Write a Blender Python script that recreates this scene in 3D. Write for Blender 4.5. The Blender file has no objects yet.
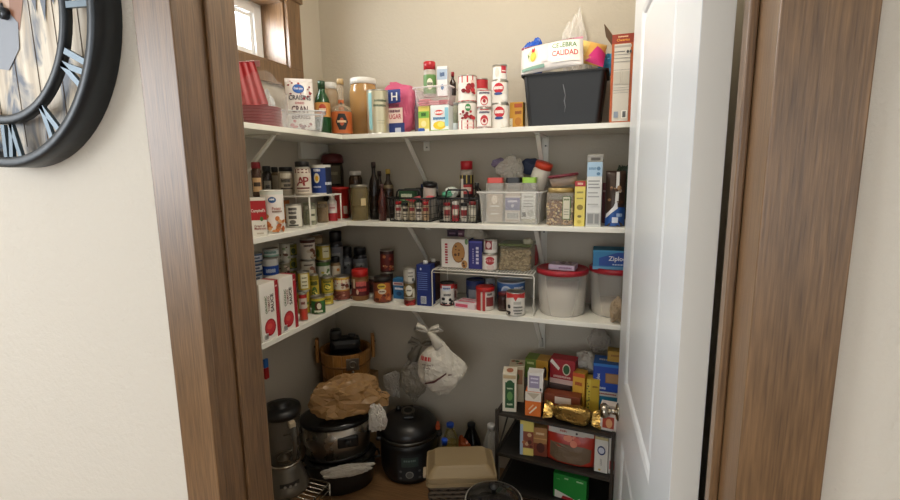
import bpy, bmesh, math, random
from mathutils import Vector, Matrix, noise
PI = math.pi
scene = bpy.context.scene
COL = scene.collection
# ------------------------------------------------------------------ camera
EYE = 1.47
FPX = 473.444
RGT = Vector((0.943, 0.333, -0.013)); UPV = Vector((-0.041, 0.155, 0.987)); FWD = Vector((-0.331, 0.93, -0.160))
PITCH, YAW, ROLL = 0.16084, 0.34147, -0.01321
def cam_axes():
    cy, sy, cp, sp, cr, sr = math.cos(YAW), math.sin(YAW), math.cos(PITCH), math.sin(PITCH), math.cos(ROLL), math.sin(ROLL)
    fw = Vector((-sy, cy, 0)); rt = Vector((cy, sy, 0)); up = Vector((0, 0, 1))
    f2 = fw*cp - up*sp; u2 = up*cp + fw*sp
    return rt*cr + u2*sr, u2*cr - rt*sr, f2
RGT, UPV, FWD = cam_axes()
cam = bpy.data.cameras.new('camera'); camo = bpy.data.objects.new('camera', cam); COL.objects.link(camo)
cam.sensor_width = 36; cam.lens = FPX/900*36; cam.clip_start = 0.02
m3 = Matrix((RGT, UPV, -FWD)).transposed()
camo.matrix_world = Matrix.Translation((0, 0, EYE)) @ m3.to_4x4()
scene.camera = camo
def ray(x, y): return FWD + RGT*((x-450)/FPX) - UPV*((y-250)/FPX)
def proj(p):
    q = Vector(p) - Vector((0, 0, EYE)); d = q.dot(FWD)
    return 450+FPX*q.dot(RGT)/d, 250-FPX*q.dot(UPV)/d, d
# ------------------------------------------------------------------ materials
MATS = {}
def lin(h):
    h = h.lstrip('#'); h = ''.join(a+a for a in h) if len(h) == 3 else h; c = [int(h[i:i+2], 16)/255 for i in (0, 2, 4)]
    return tuple(x/12.92 if x <= .04045 else ((x+.055)/1.055)**2.4 for x in c) + (1,)
def newmat(name):
    m = bpy.data.materials.new(name); m.use_nodes = True
    nt = m.node_tree; return m, nt, nt.nodes['Principled BSDF'], nt.nodes['Material Output']
def C(h, rough=.5, metal=0, bump=0, scale=60, spec=.5, var=.0):
    k = (h, rough, metal, bump, scale, spec, var)
    if k in MATS: return MATS[k]
    m, nt, b, o = newmat('paint_'+h.strip('#'))
    b.inputs['Base Color'].default_value = lin(h); b.inputs['Roughness'].default_value = rough
    b.inputs['Metallic'].default_value = metal; b.inputs['Specular IOR Level'].default_value = spec
    tc = nt.nodes.new('ShaderNodeTexCoord'); n = nt.nodes.new('ShaderNodeTexNoise')
    n.inputs['Scale'].default_value = scale; n.inputs['Detail'].default_value = 4
    nt.links.new(tc.outputs['Object'], n.inputs['Vector'])
    mr = nt.nodes.new('ShaderNodeMapRange'); mr.inputs['To Min'].default_value = max(0, rough-.06); mr.inputs['To Max'].default_value = min(1, rough+.06)
    nt.links.new(n.outputs['Fac'], mr.inputs['Value']); nt.links.new(mr.outputs['Result'], b.inputs['Roughness'])
    if var:
        hs = nt.nodes.new('ShaderNodeMix'); hs.data_type = 'RGBA'
        c = lin(h); hs.inputs[6].default_value = tuple(x*(1-var) for x in c[:3])+(1,); hs.inputs[7].default_value = tuple(min(1, x*(1+var)) for x in c[:3])+(1,)
        nt.links.new(n.outputs['Fac'], hs.inputs[0]); nt.links.new(hs.outputs[2], b.inputs['Base Color'])
    if bump:
        bp = nt.nodes.new('ShaderNodeBump'); bp.inputs['Strength'].default_value = bump; bp.inputs['Distance'].default_value = .004
        nt.links.new(n.outputs['Fac'], bp.inputs['Height']); nt.links.new(bp.outputs['Normal'], b.inputs['Normal'])
    MATS[k] = m; return m
def CLEAR(h, a=.3, rough=.15, bump=0, scale=40):
    k = ('clear', h, a, rough, bump, scale)
    if k in MATS: return MATS[k]
    m, nt, b, o = newmat('clear_'+h.strip('#'))
    b.inputs['Base Color'].default_value = lin(h); b.inputs['Roughness'].default_value = rough
    t = nt.nodes.new('ShaderNodeBsdfTransparent'); mx = nt.nodes.new('ShaderNodeMixShader')
    lw = nt.nodes.new('ShaderNodeLayerWeight'); lw.inputs['Blend'].default_value = .35
    mr = nt.nodes.new('ShaderNodeMapRange'); mr.inputs['To Min'].default_value = a; mr.inputs['To Max'].default_value = min(1, a+.55)
    nt.links.new(lw.outputs['Facing'], mr.inputs['Value']); nt.links.new(mr.outputs['Result'], mx.inputs['Fac'])
    nt.links.new(t.outputs[0], mx.inputs[1]); nt.links.new(b.outputs[0], mx.inputs[2]); nt.links.new(mx.outputs[0], o.inputs['Surface'])
    if bump:
        tc = nt.nodes.new('ShaderNodeTexCoord'); n = nt.nodes.new('ShaderNodeTexNoise'); n.inputs['Scale'].default_value = scale
        nt.links.new(tc.outputs['Object'], n.inputs['Vector'])
        bp = nt.nodes.new('ShaderNodeBump'); bp.inputs['Strength'].default_value = bump; bp.inputs['Distance'].default_value = .01
        nt.links.new(n.outputs['Fac'], bp.inputs['Height']); nt.links.new(bp.outputs['Normal'], b.inputs['Normal'])
    MATS[k] = m; return m
def WOOD(name, dark, light, rough=.45, horiz=False, s=1.0, spec=.5):
    k = ('wood', name)
    if k in MATS: return MATS[k]
    m, nt, b, o = newmat(name)
    tc = nt.nodes.new('ShaderNodeTexCoord'); mp = nt.nodes.new('ShaderNodeMapping')
    mp.inputs['Scale'].default_value = (1.1*s, 14*s, 14*s) if horiz else (14*s, 14*s, 1.1*s)
    nt.links.new(tc.outputs['Object'], mp.inputs['Vector'])
    n1 = nt.nodes.new('ShaderNodeTexNoise'); n1.inputs['Scale'].default_value = 1.2; n1.inputs['Detail'].default_value = 8; n1.inputs['Roughness'].default_value = .65; n1.inputs['Distortion'].default_value = .7
    n2 = nt.nodes.new('ShaderNodeTexNoise'); n2.inputs['Scale'].default_value = 5; n2.inputs['Detail'].default_value = 6
    nt.links.new(mp.outputs[0], n1.inputs['Vector'])
    mp2 = nt.nodes.new('ShaderNodeMapping'); mp2.inputs['Scale'].default_value = (2.4*s, 60*s, 60*s) if horiz else (60*s, 60*s, 2.4*s)
    nt.links.new(tc.outputs['Object'], mp2.inputs['Vector']); nt.links.new(mp2.outputs[0], n2.inputs['Vector'])
    ad0 = nt.nodes.new('ShaderNodeMath'); ad0.operation = 'MULTIPLY_ADD'; ad0.inputs[1].default_value = .55; ad0.inputs[2].default_value = .05
    nt.links.new(n1.outputs['Fac'], ad0.inputs[0])
    ad = nt.nodes.new('ShaderNodeMath'); ad.operation = 'MULTIPLY_ADD'; ad.inputs[1].default_value = .9
    nt.links.new(n2.outputs['Fac'], ad.inputs[0]); nt.links.new(ad0.outputs[0], ad.inputs[2])
    r = nt.nodes.new('ShaderNodeValToRGB'); r.color_ramp.elements[0].position = .45; r.color_ramp.elements[1].position = 1.0
    r.color_ramp.elements[0].color = lin(dark); r.color_ramp.elements[1].color = lin(light)
    nt.links.new(ad.outputs[0], r.inputs[0]); nt.links.new(r.outputs[0], b.inputs['Base Color'])
    bp = nt.nodes.new('ShaderNodeBump'); bp.inputs['Strength'].default_value = .25; bp.inputs['Distance'].default_value = .002
    nt.links.new(ad.outputs[0], bp.inputs['Height']); nt.links.new(bp.outputs[0], b.inputs['Normal'])
    b.inputs['Roughness'].default_value = rough; b.inputs['Specular IOR Level'].default_value = spec
    if name.startswith('casing'): b.inputs['Coat Weight'].default_value = .62; b.inputs['Coat Roughness'].default_value = .38
    MATS[k] = m; return m
TIN = lambda: C('#b9b6ae', .32, .9)
# ------------------------------------------------------------------ mesh builder
TXT = {}
def glyphs(s):
    if s in TXT: return TXT[s]
    cu = bpy.data.curves.new('glyph', 'FONT'); cu.body = s; cu.size = 1; cu.resolution_u = 2; cu.align_x = 'CENTER'; cu.align_y = 'CENTER'; cu.offset = .018
    ob = bpy.data.objects.new('glyph', cu); COL.objects.link(ob)
    dg = bpy.context.evaluated_depsgraph_get(); ev = ob.evaluated_get(dg); me = ev.to_mesh()
    vs = [(v.co.x, v.co.y) for v in me.vertices]; fs = [tuple(p.vertices) for p in me.polygons]
    ev.to_mesh_clear(); bpy.data.objects.remove(ob); bpy.data.curves.remove(cu)
    if vs:
        x0, x1 = min(v[0] for v in vs), max(v[0] for v in vs); y0, y1 = min(v[1] for v in vs), max(v[1] for v in vs)
        cx, cy, h = (x0+x1)/2, (y0+y1)/2, max(1e-3, y1-y0)
        vs = [((a-cx)/h, (b-cy)/h) for a, b in vs]
    TXT[s] = (vs, fs); return TXT[s]
class MB:
    def __init__(s): s.v = []; s.f = []; s.mi = []; s.mats = []; s.sm = []
    def slot(s, m):
        if m not in s.mats: s.mats.append(m)
        return s.mats.index(m)
    def add(s, vs, fs, m, smooth=False, M=None):
        b = len(s.v)
        if M: vs = [M @ Vector(v) for v in vs]
        s.v += [tuple(v) for v in vs]; i = s.slot(m)
        for f in fs: s.f.append(tuple(b+k for k in f)); s.mi.append(i); s.sm.append(smooth)
        return s
    def box(s, c, d, m, bev=0, M=None, seg=2):
        bm = bmesh.new(); bmesh.ops.create_cube(bm, size=1)
        for v in bm.verts: v.co = Vector((v.co.x*d[0]+c[0], v.co.y*d[1]+c[1], v.co.z*d[2]+c[2]))
        if bev: bmesh.ops.bevel(bm, geom=list(bm.edges), offset=bev, segments=seg, profile=.5, affect='EDGES')
        bm.verts.index_update()
        s.add([v.co.copy() for v in bm.verts], [[v.index for v in f.verts] for f in bm.faces], m, False, M); bm.free(); return s
    def lathe(s, prof, m, seg=24, c=(0, 0, 0), M=None, sx=1, sy=1, smooth=True, ms=None, caps=True):
        vs = []; n = len(prof)
        for r, z in prof:
            for k in range(seg):
                a = 2*PI*k/seg; vs.append((c[0]+sx*r*math.cos(a), c[1]+sy*r*math.sin(a), c[2]+z))
        for i in range(n-1):
            s_f = [(i*seg+k, i*seg+(k+1) % seg, (i+1)*seg+(k+1) % seg, (i+1)*seg+k) for k in range(seg)]
            s._chunk(vs if i == 0 else None, s_f, ms[i] if ms else m, smooth, M, i == 0)
        if caps and prof[0][0] > 1e-5: s._chunk(None, [tuple(range(seg-1, -1, -1))], ms[0] if ms else m, False, M, False)
        if caps and prof[-1][0] > 1e-5: s._chunk(None, [tuple((n-1)*seg+k for k in range(seg))], ms[-1] if ms else m, False, M, False)
        return s
    def _chunk(s, vs, fs, m, smooth, M, first):
        if first:
            s._b = len(s.v)
            if M: vs = [M @ Vector(v) for v in vs]
            s.v += [tuple(v) for v in vs]
        i = s.slot(m)
        for f in fs: s.f.append(tuple(s._b+k for k in f)); s.mi.append(i); s.sm.append(smooth)
    def tube(s, pts, r, m, seg=6, closed=False, M=None):
        pts = [Vector(p) for p in pts]; n = len(pts); vs = []; fs = []
        up = None
        for i, p in enumerate(pts):
            a = pts[(i-1) % n] if (closed or i > 0) else p; b = pts[(i+1) % n] if (closed or i < n-1) else p
            t = (b-a)
            t = t.normalized() if t.length > 1e-9 else Vector((0, 0, 1))
            if up is None: up = Vector((0, 0, 1)) if abs(t.z) < .9 else Vector((1, 0, 0))
            u = t.cross(up)
            if u.length < 1e-4: u = t.cross(Vector((1, .3, 0)))
            u.normalize(); w = u.cross(t).normalized(); up = w
            rr = r[i] if isinstance(r, (list, tuple)) else r
            for k in range(seg):
                an = 2*PI*k/seg; vs.append(p+u*rr*math.cos(an)+w*rr*math.sin(an))
        for i in range(n if closed else n-1):
            j = (i+1) % n
            fs += [(i*seg+k, i*seg+(k+1) % seg, j*seg+(k+1) % seg, j*seg+k) for k in range(seg)]
        if not closed: fs += [tuple(range(seg-1, -1, -1)), tuple((n-1)*seg+k for k in range(seg))]
        return s.add(vs, fs, m, True, M)
    def prism(s, poly, z0, z1, m, M=None, top=None):
        n = len(poly); top = top or poly
        vs = [(x, y, z0) for x, y in poly]+[(x, y, z1) for x, y in top]
        fs = [(i, (i+1) % n, n+(i+1) % n, n+i) for i in range(n)]+[tuple(range(n-1, -1, -1)), tuple(range(n, 2*n))]
        return s.add(vs, fs, m, False, M)
    def crease(s, c, d, m, seed=0, amp=.2, pinch=0, flat=None, nu=34, nv=20, pw=.9, lobes=1.3):
        rd = random.Random(seed); off = Vector((seed*5.1, seed*2.3, seed*9.7)); vs = []; fs = []
        planes = [(Vector((rd.gauss(0, 1), rd.gauss(0, 1), rd.gauss(0, .8))).normalized(), rd.uniform(.72, 1.0)) for _ in range(46)]
        sg = lambda x: math.copysign(abs(x)**pw, x)
        for j in range(nv+1):
            for i in range(nu):
                th = PI*(j+(rd.uniform(-.3, .3) if 0 < j < nv else 0))/nv; ph = 2*PI*(i+rd.uniform(-.3, .3))/nu
                p = Vector((sg(math.sin(th)*math.cos(ph)), sg(math.sin(th)*math.sin(ph)), -sg(math.cos(th))))
                n = p.normalized(); k = 1.05
                for q, e in planes:
                    t = n.dot(q)
                    if t > .3: k = min(k, e/t)
                k *= 1+amp*(noise.noise(p*lobes+off)*1.5+(.6-1.6*abs(noise.noise(p*3.3-off))))
                z = p.z*k; x, y = p.x*k, p.y*k
                if pinch and z > 0: w_ = 1-pinch*min(1, z)**1.4; x *= w_; y *= w_
                if flat is not None: z = max(z, flat)
                vs.append((c[0]+x*d[0]/2, c[1]+y*d[1]/2, c[2]+z*d[2]/2))
        for j in range(nv):
            for i in range(nu):
                a, b, c_, d_ = j*nu+i, j*nu+(i+1) % nu, (j+1)*nu+(i+1) % nu, (j+1)*nu+i
                if (i+j) % 2: fs += [(a, b, c_), (a, c_, d_)]
                else: fs += [(a, b, d_), (b, c_, d_)]
        return s.add(vs, fs, m, False)
    def blob(s, c, d, m, seed=0, amp=.12, freq=2.2, nu=30, nv=18, pw=1.0, M=None, ridge=True, flat=None, pinch=0):
        vs = []; fs = []; off = Vector((seed*7.3, seed*3.1, seed*1.7))
        sg = lambda x: math.copysign(abs(x)**pw, x)
        for j in range(nv+1):
            th = PI*j/nv
            for i in range(nu):
                ph = 2*PI*i/nu
                p = Vector((sg(math.sin(th)*math.cos(ph)), sg(math.sin(th)*math.sin(ph)), -sg(math.cos(th))))
                q = Vector((p.x, p.y, p.z))*freq+off
                nz = noise.noise(q)
                if ridge:
                    q += Vector((noise.noise(q*1.3+off), noise.noise(q*1.3-off), noise.noise(q*1.7)))*.5
                    nz = (1-2.4*abs(noise.noise(q)))*.42+(1-2.4*abs(noise.noise(q*2.1+off)))*.33+(1-2.4*abs(noise.noise(q*4.3)))*.2*min(1, (nu-6)/40)-.4
                k = 1+amp*nz*2
                z = p.z*k
                if pinch and z > 0: sq = 1-pinch*min(1, z)**1.5; p.x *= sq; p.y *= sq
                if flat is not None: z = max(z, flat)
                vs.append((c[0]+p.x*k*d[0]/2, c[1]+p.y*k*d[1]/2, c[2]+z*d[2]/2))
        for j in range(nv):
            for i in range(nu): fs.append((j*nu+i, j*nu+(i+1) % nu, (j+1)*nu+(i+1) % nu, (j+1)*nu+i))
        return s.add(vs, fs, m, True, M)
    # ---- printed decoration on a mapped surface; map(u, v, off) -> point ; hw = half width, h = height
    def deco(s, mp, hw, h, els, n=1, off=.0005):
        for li, e in enumerate(els):
            o = off*(1+li*.55); k = e[0]
            if k == 'r' or k == 'b':
                if k == 'b': e = ('r', -1, 1, e[1], e[2], e[3])
                u0, u1, z0, z1, c = e[1:6]; nn = max(1, n if u1-u0 > .3 else n//2); nz = 6 if n > 4 and z1-z0 > .15 else 1
                vs = []; fs = []
                for i in range(nn+1):
                    u = (u0+(u1-u0)*i/nn)*hw; vs += [mp(u, (z0+(z1-z0)*q/nz)*h, o) for q in range(nz+1)]
                for i in range(nn):
                    for q in range(nz): b_ = i*(nz+1)+q; fs.append((b_, b_+nz+1, b_+nz+2, b_+1))
                s.add(vs, fs, C(c) if isinstance(c, str) else c)
            elif k == 'e':
                uc, zc, ru, rz, c = e[1:6]; N = 16; vs = [mp(uc*hw, zc*h, o)]; fs = []; R = 3 if n > 1 else 1
                for q in range(1, R+1):
                    for i in range(N):
                        a = 2*PI*i/N; vs.append(mp((uc+ru*math.cos(a)*q/R)*hw, (zc+rz*math.sin(a)*q/R)*h, o))
                for i in range(N): fs.append((0, 1+i, 1+(i+1) % N))
                for q in range(1, R):
                    for i in range(N): fs.append((1+(q-1)*N+i, 1+q*N+i, 1+q*N+(i+1) % N, 1+(q-1)*N+(i+1) % N))
                s.add(vs, fs, C(c) if isinstance(c, str) else c)
            elif k == 'p':
                pts, c = e[1:3]
                if n > 1:
                    pp = []
                    for a_, b_ in zip(pts, pts[1:]+pts[:1]): pp += [(a_[0]+(b_[0]-a_[0])*q/4, a_[1]+(b_[1]-a_[1])*q/4) for q in range(4)]
                    cu, cz = sum(a[0] for a in pp)/len(pp), sum(a[1] for a in pp)/len(pp); N = len(pp); R = 5
                    vs = [mp(cu*hw, cz*h, o)]; fs = [(0, 1+i, 1+(i+1) % N) for i in range(N)]
                    for q in range(1, R+1): vs += [mp((cu+(u-cu)*q/R)*hw, (cz+(z-cz)*q/R)*h, o) for u, z in pp]
                    for q in range(1, R): fs += [(1+(q-1)*N+i, 1+q*N+i, 1+q*N+(i+1) % N, 1+(q-1)*N+(i+1) % N) for i in range(N)]
                    s.add(vs, fs, C(c) if isinstance(c, str) else c); continue
                s.add([mp(u*hw, z*h, o) for u, z in pts], [tuple(range(len(pts)))], C(c) if isinstance(c, str) else c)
            elif k in 'tv':
                st, uc, zc, sz, c = e[1:6]; mw = e[6] if len(e) > 6 else None
                vs, fs = glyphs(st)
                if not vs: continue
                hgt = sz*h if k == 't' else sz*hw*2
                tw = (max(v[0] for v in vs)-min(v[0] for v in vs))*hgt
                sx = 1
                if mw:
                    lim = mw*hw*2 if k == 't' else mw*h
                    sx = min(1, lim/max(1e-6, tw))
                if k == 't': P = [mp(uc*hw+x*hgt*sx, zc*h+y*hgt, o) for x, y in vs]
                else: P = [mp(uc*hw-y*hgt, zc*h+x*hgt*sx, o) for x, y in vs]
                s.add(P, fs, C(c))
            elif k == 'w':       # a line of lettering too small to read: ('w', u, z, height, colour, width)
                uc, zc, sz, c, mw = e[1:6]; rd = random.Random(int(abs(uc*91+zc*37+mw*13)*100)); u = uc-mw; sub = []
                while u < uc+mw-.02:
                    q = min(rd.uniform(.05, .13), uc+mw-u); j = rd.uniform(-.12, .12)*sz
                    sub.append(('r', u, u+q*.78, zc-sz/2+(j if j > 0 else 0), zc+sz/2+(j if j < 0 else 0), c)); u += q
                for q_ in sub: s.deco(mp, hw, h, [q_], 1, o)
            elif k == 'x':
                cnt, u0, u1, z0, z1, cs, sz, seed = e[1:9]; rd = random.Random(seed)
                sub = []
                for i in range(cnt):
                    q = sz*rd.uniform(.6, 1.3)
                    sub.append(('e', rd.uniform(u0+q*.5, u1-q*.5), rd.uniform(z0, z1), q, q*hw/h*rd.uniform(.6, 1.1), rd.choice(cs)))
                s.deco(mp, hw, h, sub, 1 if n == 1 else 2, o/1.0 if o < .002 else .002)
        return s
    def build(s, name, parent=None, loc=None, rot=None, autosmooth=None):
        me = bpy.data.meshes.new(name); me.from_pydata(s.v, [], s.f)
        for m in s.mats: me.materials.append(m)
        me.polygons.foreach_set('material_index', s.mi); me.polygons.foreach_set('use_smooth', s.sm); me.update()
        o = bpy.data.objects.new(name, me); COL.objects.link(o)
        if parent: o.parent = parent
        if loc: o.location = loc
        if rot: o.rotation_euler = rot
        return o
def tag(o, label, cat, group=None, kind=None):
    if label: o['label'] = label
    if cat: o['category'] = cat
    if group: o['group'] = group
    if kind: o['kind'] = kind
    return o
def thing(name, label, cat, loc=(0, 0, 0), rz=0, group=None, rot=None):
    o = bpy.data.objects.new(name, None); o.empty_display_size = .05; COL.objects.link(o); o.location = loc
    o.rotation_euler = rot or (0, 0, rz); return tag(o, label, cat, group)
def struct(name, mb): return tag(mb.build(name), None, None, None, 'structure')
def dup(root, loc, rz, label, group=None):
    r = root.copy(); COL.objects.link(r); r.location = loc; r.rotation_euler = (0, 0, rz); r['label'] = label
    if group: r['group'] = group
    for ch in list(root.children):
        c = ch.copy(); COL.objects.link(c); c.parent = r
        for g in list(ch.children):
            d = g.copy(); COL.objects.link(d); d.parent = c
    return r
# ------------------------------------------------------------------ measuring from the photograph
def place(x0, x1, yt, z, Y=None, X=None):
    """silhouette columns x0..x1, top row yt, standing at height z and depth Y (or lateral X) -> X, Y, width, height"""
    xm = (x0+x1)/2; py = yt+20
    for _ in range(6):
        r = ray(xm, (py+yt)/2)
        if Y is not None: k = Y/r.y
        else: k = X/r.x
        gx, gy = r.x*k, r.y*k
        py = proj((gx, gy, z))[1]
    r = ray(xm, yt); zt = EYE+r.z*(gy/r.y if abs(r.y) > abs(r.x) else gx/r.x)
    xx, yy, d = proj((gx, gy, (z+zt)/2)); cs = math.cos(math.atan(abs(xx-450)/FPX))
    return gx, gy, (x1-x0)*d*cs/FPX, max(.005, zt-z)
def face(x, y, tw=0): return math.atan2(-x, y)+math.radians(tw)
def cyl_map(r): return lambda u, v, o: ((r+o)*math.sin(u/r), -(r+o)*math.cos(u/r), v)
def front_map(d): return lambda u, v, o: (u, -d/2-o, v)
def right_map(w): return lambda u, v, o: (w/2+o, u, v)
def left_map(w): return lambda u, v, o: (-w/2-o, -u, v)
def top_map(h, d=0): return lambda u, v, o: (u, v-d/2, h+o)
# ------------------------------------------------------------------ generic goods
def can(label, px, z, col, els=(), Y=None, X=None, tw=0, name='food_can', cat='can', group=None, h=None, r=None, plain=False, lid=None, tilt=None):
    x, y, w, hh = place(*px, z, Y, X); r = r or w/2; h = h or hh
    t = thing(name, label, cat, (x, y, z), face(x, y, tw), group)
    mb = MB(); e = min(.004, h*.08); q = .0012
    mb.lathe([(r-.002, 0), (r, .001), (r, e*.7), (r-q, e), (r-q, h-e), (r, h-e*.7), (r, h), (r-.003, h), (r-.004, h-.003), (0, h-.003)], lid or TIN(), 28)
    mb.build('tin_body', t)
    lb = MB(); lb.lathe([(r-q+.0004, e+.001), (r-q+.0004, h-e-.001)], C(col) if isinstance(col, str) else col, 28)
    lb.f = lb.f[:28]; lb.mi = lb.mi[:28]; lb.sm = lb.sm[:28]
    full = [a for a in els if a[0] == 'b']
    for a in full:
        k = MB(); rr = r-q+.0007
        z0, z1 = e+.001+(h-2*e-.002)*a[1], e+.001+(h-2*e-.002)*a[2]
        b0 = len(lb.f); lb.lathe([(rr, z0), (rr, z1)], C(a[3]) if isinstance(a[3], str) else a[3], 28)
        lb.f = lb.f[:b0+28]; lb.mi = lb.mi[:b0+28]; lb.sm = lb.sm[:b0+28]
    lb.deco(cyl_map(r-q+.0008), r, h, [a for a in els if a[0] != 'b'], 4)
    lb.build('paper_label', t)
    t['top'] = z+h
    return z+h
def carton(label, px, z, d, col, front=(), right=(), left=(), top=(), Y=None, X=None, rz=None, tw=0, name='food_carton', cat='carton', group=None, w=None, h=None, bev=.0012, rough=.45, rot=None, loc=None):
    if loc: x, y = loc; hh = h; ww = w
    else: x, y, ww, hh = place(*px, z, Y, X)
    w = w or ww; h = h or hh
    a = face(x, y, tw) if rz is None else math.radians(rz)
    # x,y is the middle of the front face
    cx, cy = x-math.sin(a)*d/2, y+math.cos(a)*d/2
    if loc: cx, cy = loc
    mb = MB(); mb.box((0, 0, h/2), (w, d, h), C(col, rough) if isinstance(col, str) else col, bev)
    if front: mb.deco(front_map(d), w/2, h, front)
    if right: mb.deco(right_map(w), d/2, h, right)
    if left: mb.deco(left_map(w), d/2, h, left)
    if top: mb.deco(top_map(h, d), w/2, d, top)
    o = mb.build(name); o.location = (cx, cy, z); o.rotation_euler = rot or (0, 0, a); tag(o, label, cat, group)
    o['top'] = z+h
    return o
def jar(label, px, z, glass, lid, lidh=.16, els=(), band=None, content=None, lidr=.86, Y=None, X=None, tw=0, name='spice_jar', cat='jar', group=None, seg=24, sq=0, h=None, r=None, fill=.8, ribs=True, liftlid=0):
    """band = (z0, z1, colour) paper label, content = colour of what fills it"""
    x, y, w, hh = place(*px, z, Y, X); r = r or w/2; h = h or hh
    t = thing(name, label, cat, (x, y, z), face(x, y, tw), group)
    lh = h*lidh; bh = h-lh; sh = min(bh*.22, r*.6)
    g = MB(); g.lathe([(r*.9, 0), (r, .004), (r, bh-sh), (r*.96, bh-sh*.5), (r*lidr*.95, bh-.002), (r*lidr*.95, bh+.002)], glass, seg); g.build('jar_body', t)
    if content: MB().lathe([(r*.86, .004), (r*.94, .006), (r*.94, (bh-sh)*fill), (0, (bh-sh)*fill)], C(content, .7, bump=.3, scale=220, var=.25), seg).build('contents', t)
    L = MB(); lr = r*lidr; L.lathe([(lr, bh+.0022), (lr*1.0, h-.002), (lr*.95, h), (lr*.8, h), (0, h)], C(lid, .35) if isinstance(lid, str) else lid, seg)
    if ribs:
        for k in range(seg):
            a = 2*PI*k/seg; L.box((0, 0, 0), (.0008, .0014, lh*.7), C(lid, .35) if isinstance(lid, str) else lid, M=Matrix.Rotation(a, 4, 'Z') @ Matrix.Translation((lr, 0, bh+lh*.5)))
    L.build('lid', t)
    if band:
        lb = MB(); rr = r+.0005; lb.lathe([(rr, bh*band[0]), (rr, bh*band[1])], C(band[2]) if isinstance(band[2], str) else band[2], seg); lb.f = lb.f[:seg]; lb.mi = lb.mi[:seg]; lb.sm = lb.sm[:seg]
        lb.deco(cyl_map(rr), r, h, els, 4); lb.build('paper_label', t)
    elif els: MB().deco(cyl_map(r+.0003), r, h, els, 4).build('paper_label', t)
    return z+h
def bottle(label, px, z, glass, cap, prof, capz=.93, capr=None, band=None, els=(), Y=None, X=None, tw=0, name='glass_bottle', cat='bottle', group=None, h=None, r=None, content=None, fill=.7):
    """prof = [(r fraction, z fraction)]"""
    x, y, w, hh = place(*px, z, Y, X); r = r or w/2; h = h or hh
    t = thing(name, label, cat, (x, y, z), face(x, y, tw), group)
    MB().lathe([(a*r, b*h) for a, b in prof], glass, 24).build('bottle_body', t)
    if content:
        pr = [(a*r*.93, b*h+.003) for a, b in prof if b <= fill]; pr.append((0, pr[-1][1])); MB().lathe(pr, content, 24).build('contents', t)
    cr = (capr or prof[-1][0]*1.15)*r
    MB().lathe([(cr, capz*h+.001), (cr, h-.002), (cr*.9, h), (0, h)], C(cap, .35) if isinstance(cap, str) else cap, 18).build('cap', t)
    if band:
        lb = MB(); rr = r+.0006; lb.lathe([(rr, h*band[0]), (rr, h*band[1])], C(band[2]) if isinstance(band[2], str) else band[2], 24); lb.f = lb.f[:24]; lb.mi = lb.mi[:24]; lb.sm = lb.sm[:24]
        lb.deco(cyl_map(rr), r, h, els, 4); lb.build('paper_label', t)
    return z+h
def pouch_pts(w, h, t, nu=14, nv=14, gus=0):
    def th(u, v): return max(.0012, t*(1-abs(u)**3)*(1-abs(2*v-1)**4 if not gus else (1-max(0, v)**3)))
    return th
def pouch(label, w, h, t, col, els, loc, rot, name='snack_pouch', cat='bag', group=None, gus=0, mat=None, seed=1, wr=.0015, els_name='printed_front'):
    th = pouch_pts(w, h, t, gus=gus); m = mat or C(col, .3, bump=.35, scale=25); mb = MB(); nu = nv = 16
    W = lambda u, v: wr*noise.noise(Vector((u*4+seed, v*6, seed)))
    vs = []; fs = []
    for sd in (-1, 1):
        b = len(vs)
        for j in range(nv+1):
            for i in range(nu+1):
                u, v = -1+2*i/nu, j/nv; vs.append((u*w/2, sd*(th(u, v)/2)+W(u, v), v*h))
        for j in range(nv):
            for i in range(nu):
                q = (b+j*(nu+1)+i, b+j*(nu+1)+i+1, b+(j+1)*(nu+1)+i+1, b+(j+1)*(nu+1)+i); fs.append(q if sd < 0 else q[::-1])
    mb.add(vs, fs, m, True)
    N = nu+1; O = N*(nv+1)
    rim = []
    for i in range(nu): rim += [(i, O+i, O+i+1, i+1), (nv*N+i+1, O+nv*N+i+1, O+nv*N+i, nv*N+i)]
    for j in range(nv): rim += [((j+1)*N, O+(j+1)*N, O+j*N, j*N), (j*N+nu, O+j*N+nu, O+(j+1)*N+nu, (j+1)*N+nu)]
    mb.f += rim; mb.mi += [0]*len(rim); mb.sm += [False]*len(rim)
    o = thing(name, label, cat, loc, 0, group, rot); mb.build('film', o)
    mp = lambda u, v, of: (u, -(th(u/(w/2), v/h)/2)+W(u/(w/2), v/h)-of-.0006, v)
    if els: MB().deco(mp, w/2, h, els, 6).build(els_name, o)
    return o
# ------------------------------------------------------------------ the setting
WX, WY, RX = -1.428, 2.137, 0.27        # pantry walls
CEIL = 2.52
def wallmat(name, col, bump):
    m, nt, b, o = newmat(name); b.inputs['Base Color'].default_value = lin(col); b.inputs['Roughness'].default_value = .75
    tc = nt.nodes.new('ShaderNodeTexCoord'); n = nt.nodes.new('ShaderNodeTexNoise'); n.inputs['Scale'].default_value = 85; n.inputs['Detail'].default_value = 5
    v = nt.nodes.new('ShaderNodeTexNoise'); v.inputs['Scale'].default_value = 260
    nt.links.new(tc.outputs['Object'], n.inputs['Vector']); nt.links.new(tc.outputs['Object'], v.inputs['Vector'])
    ad = nt.nodes.new('ShaderNodeMath'); ad.operation = 'MULTIPLY_ADD'; ad.inputs[1].default_value = .3; nt.links.new(v.outputs['Fac'], ad.inputs[0]); nt.links.new(n.outputs['Fac'], ad.inputs[2])
    bp = nt.nodes.new('ShaderNodeBump'); bp.inputs['Strength'].default_value = bump; bp.inputs['Distance'].default_value = .006
    nt.links.new(ad.outputs[0], bp.inputs['Height']); nt.links.new(bp.outputs[0], b.inputs['Normal']); return m
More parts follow.
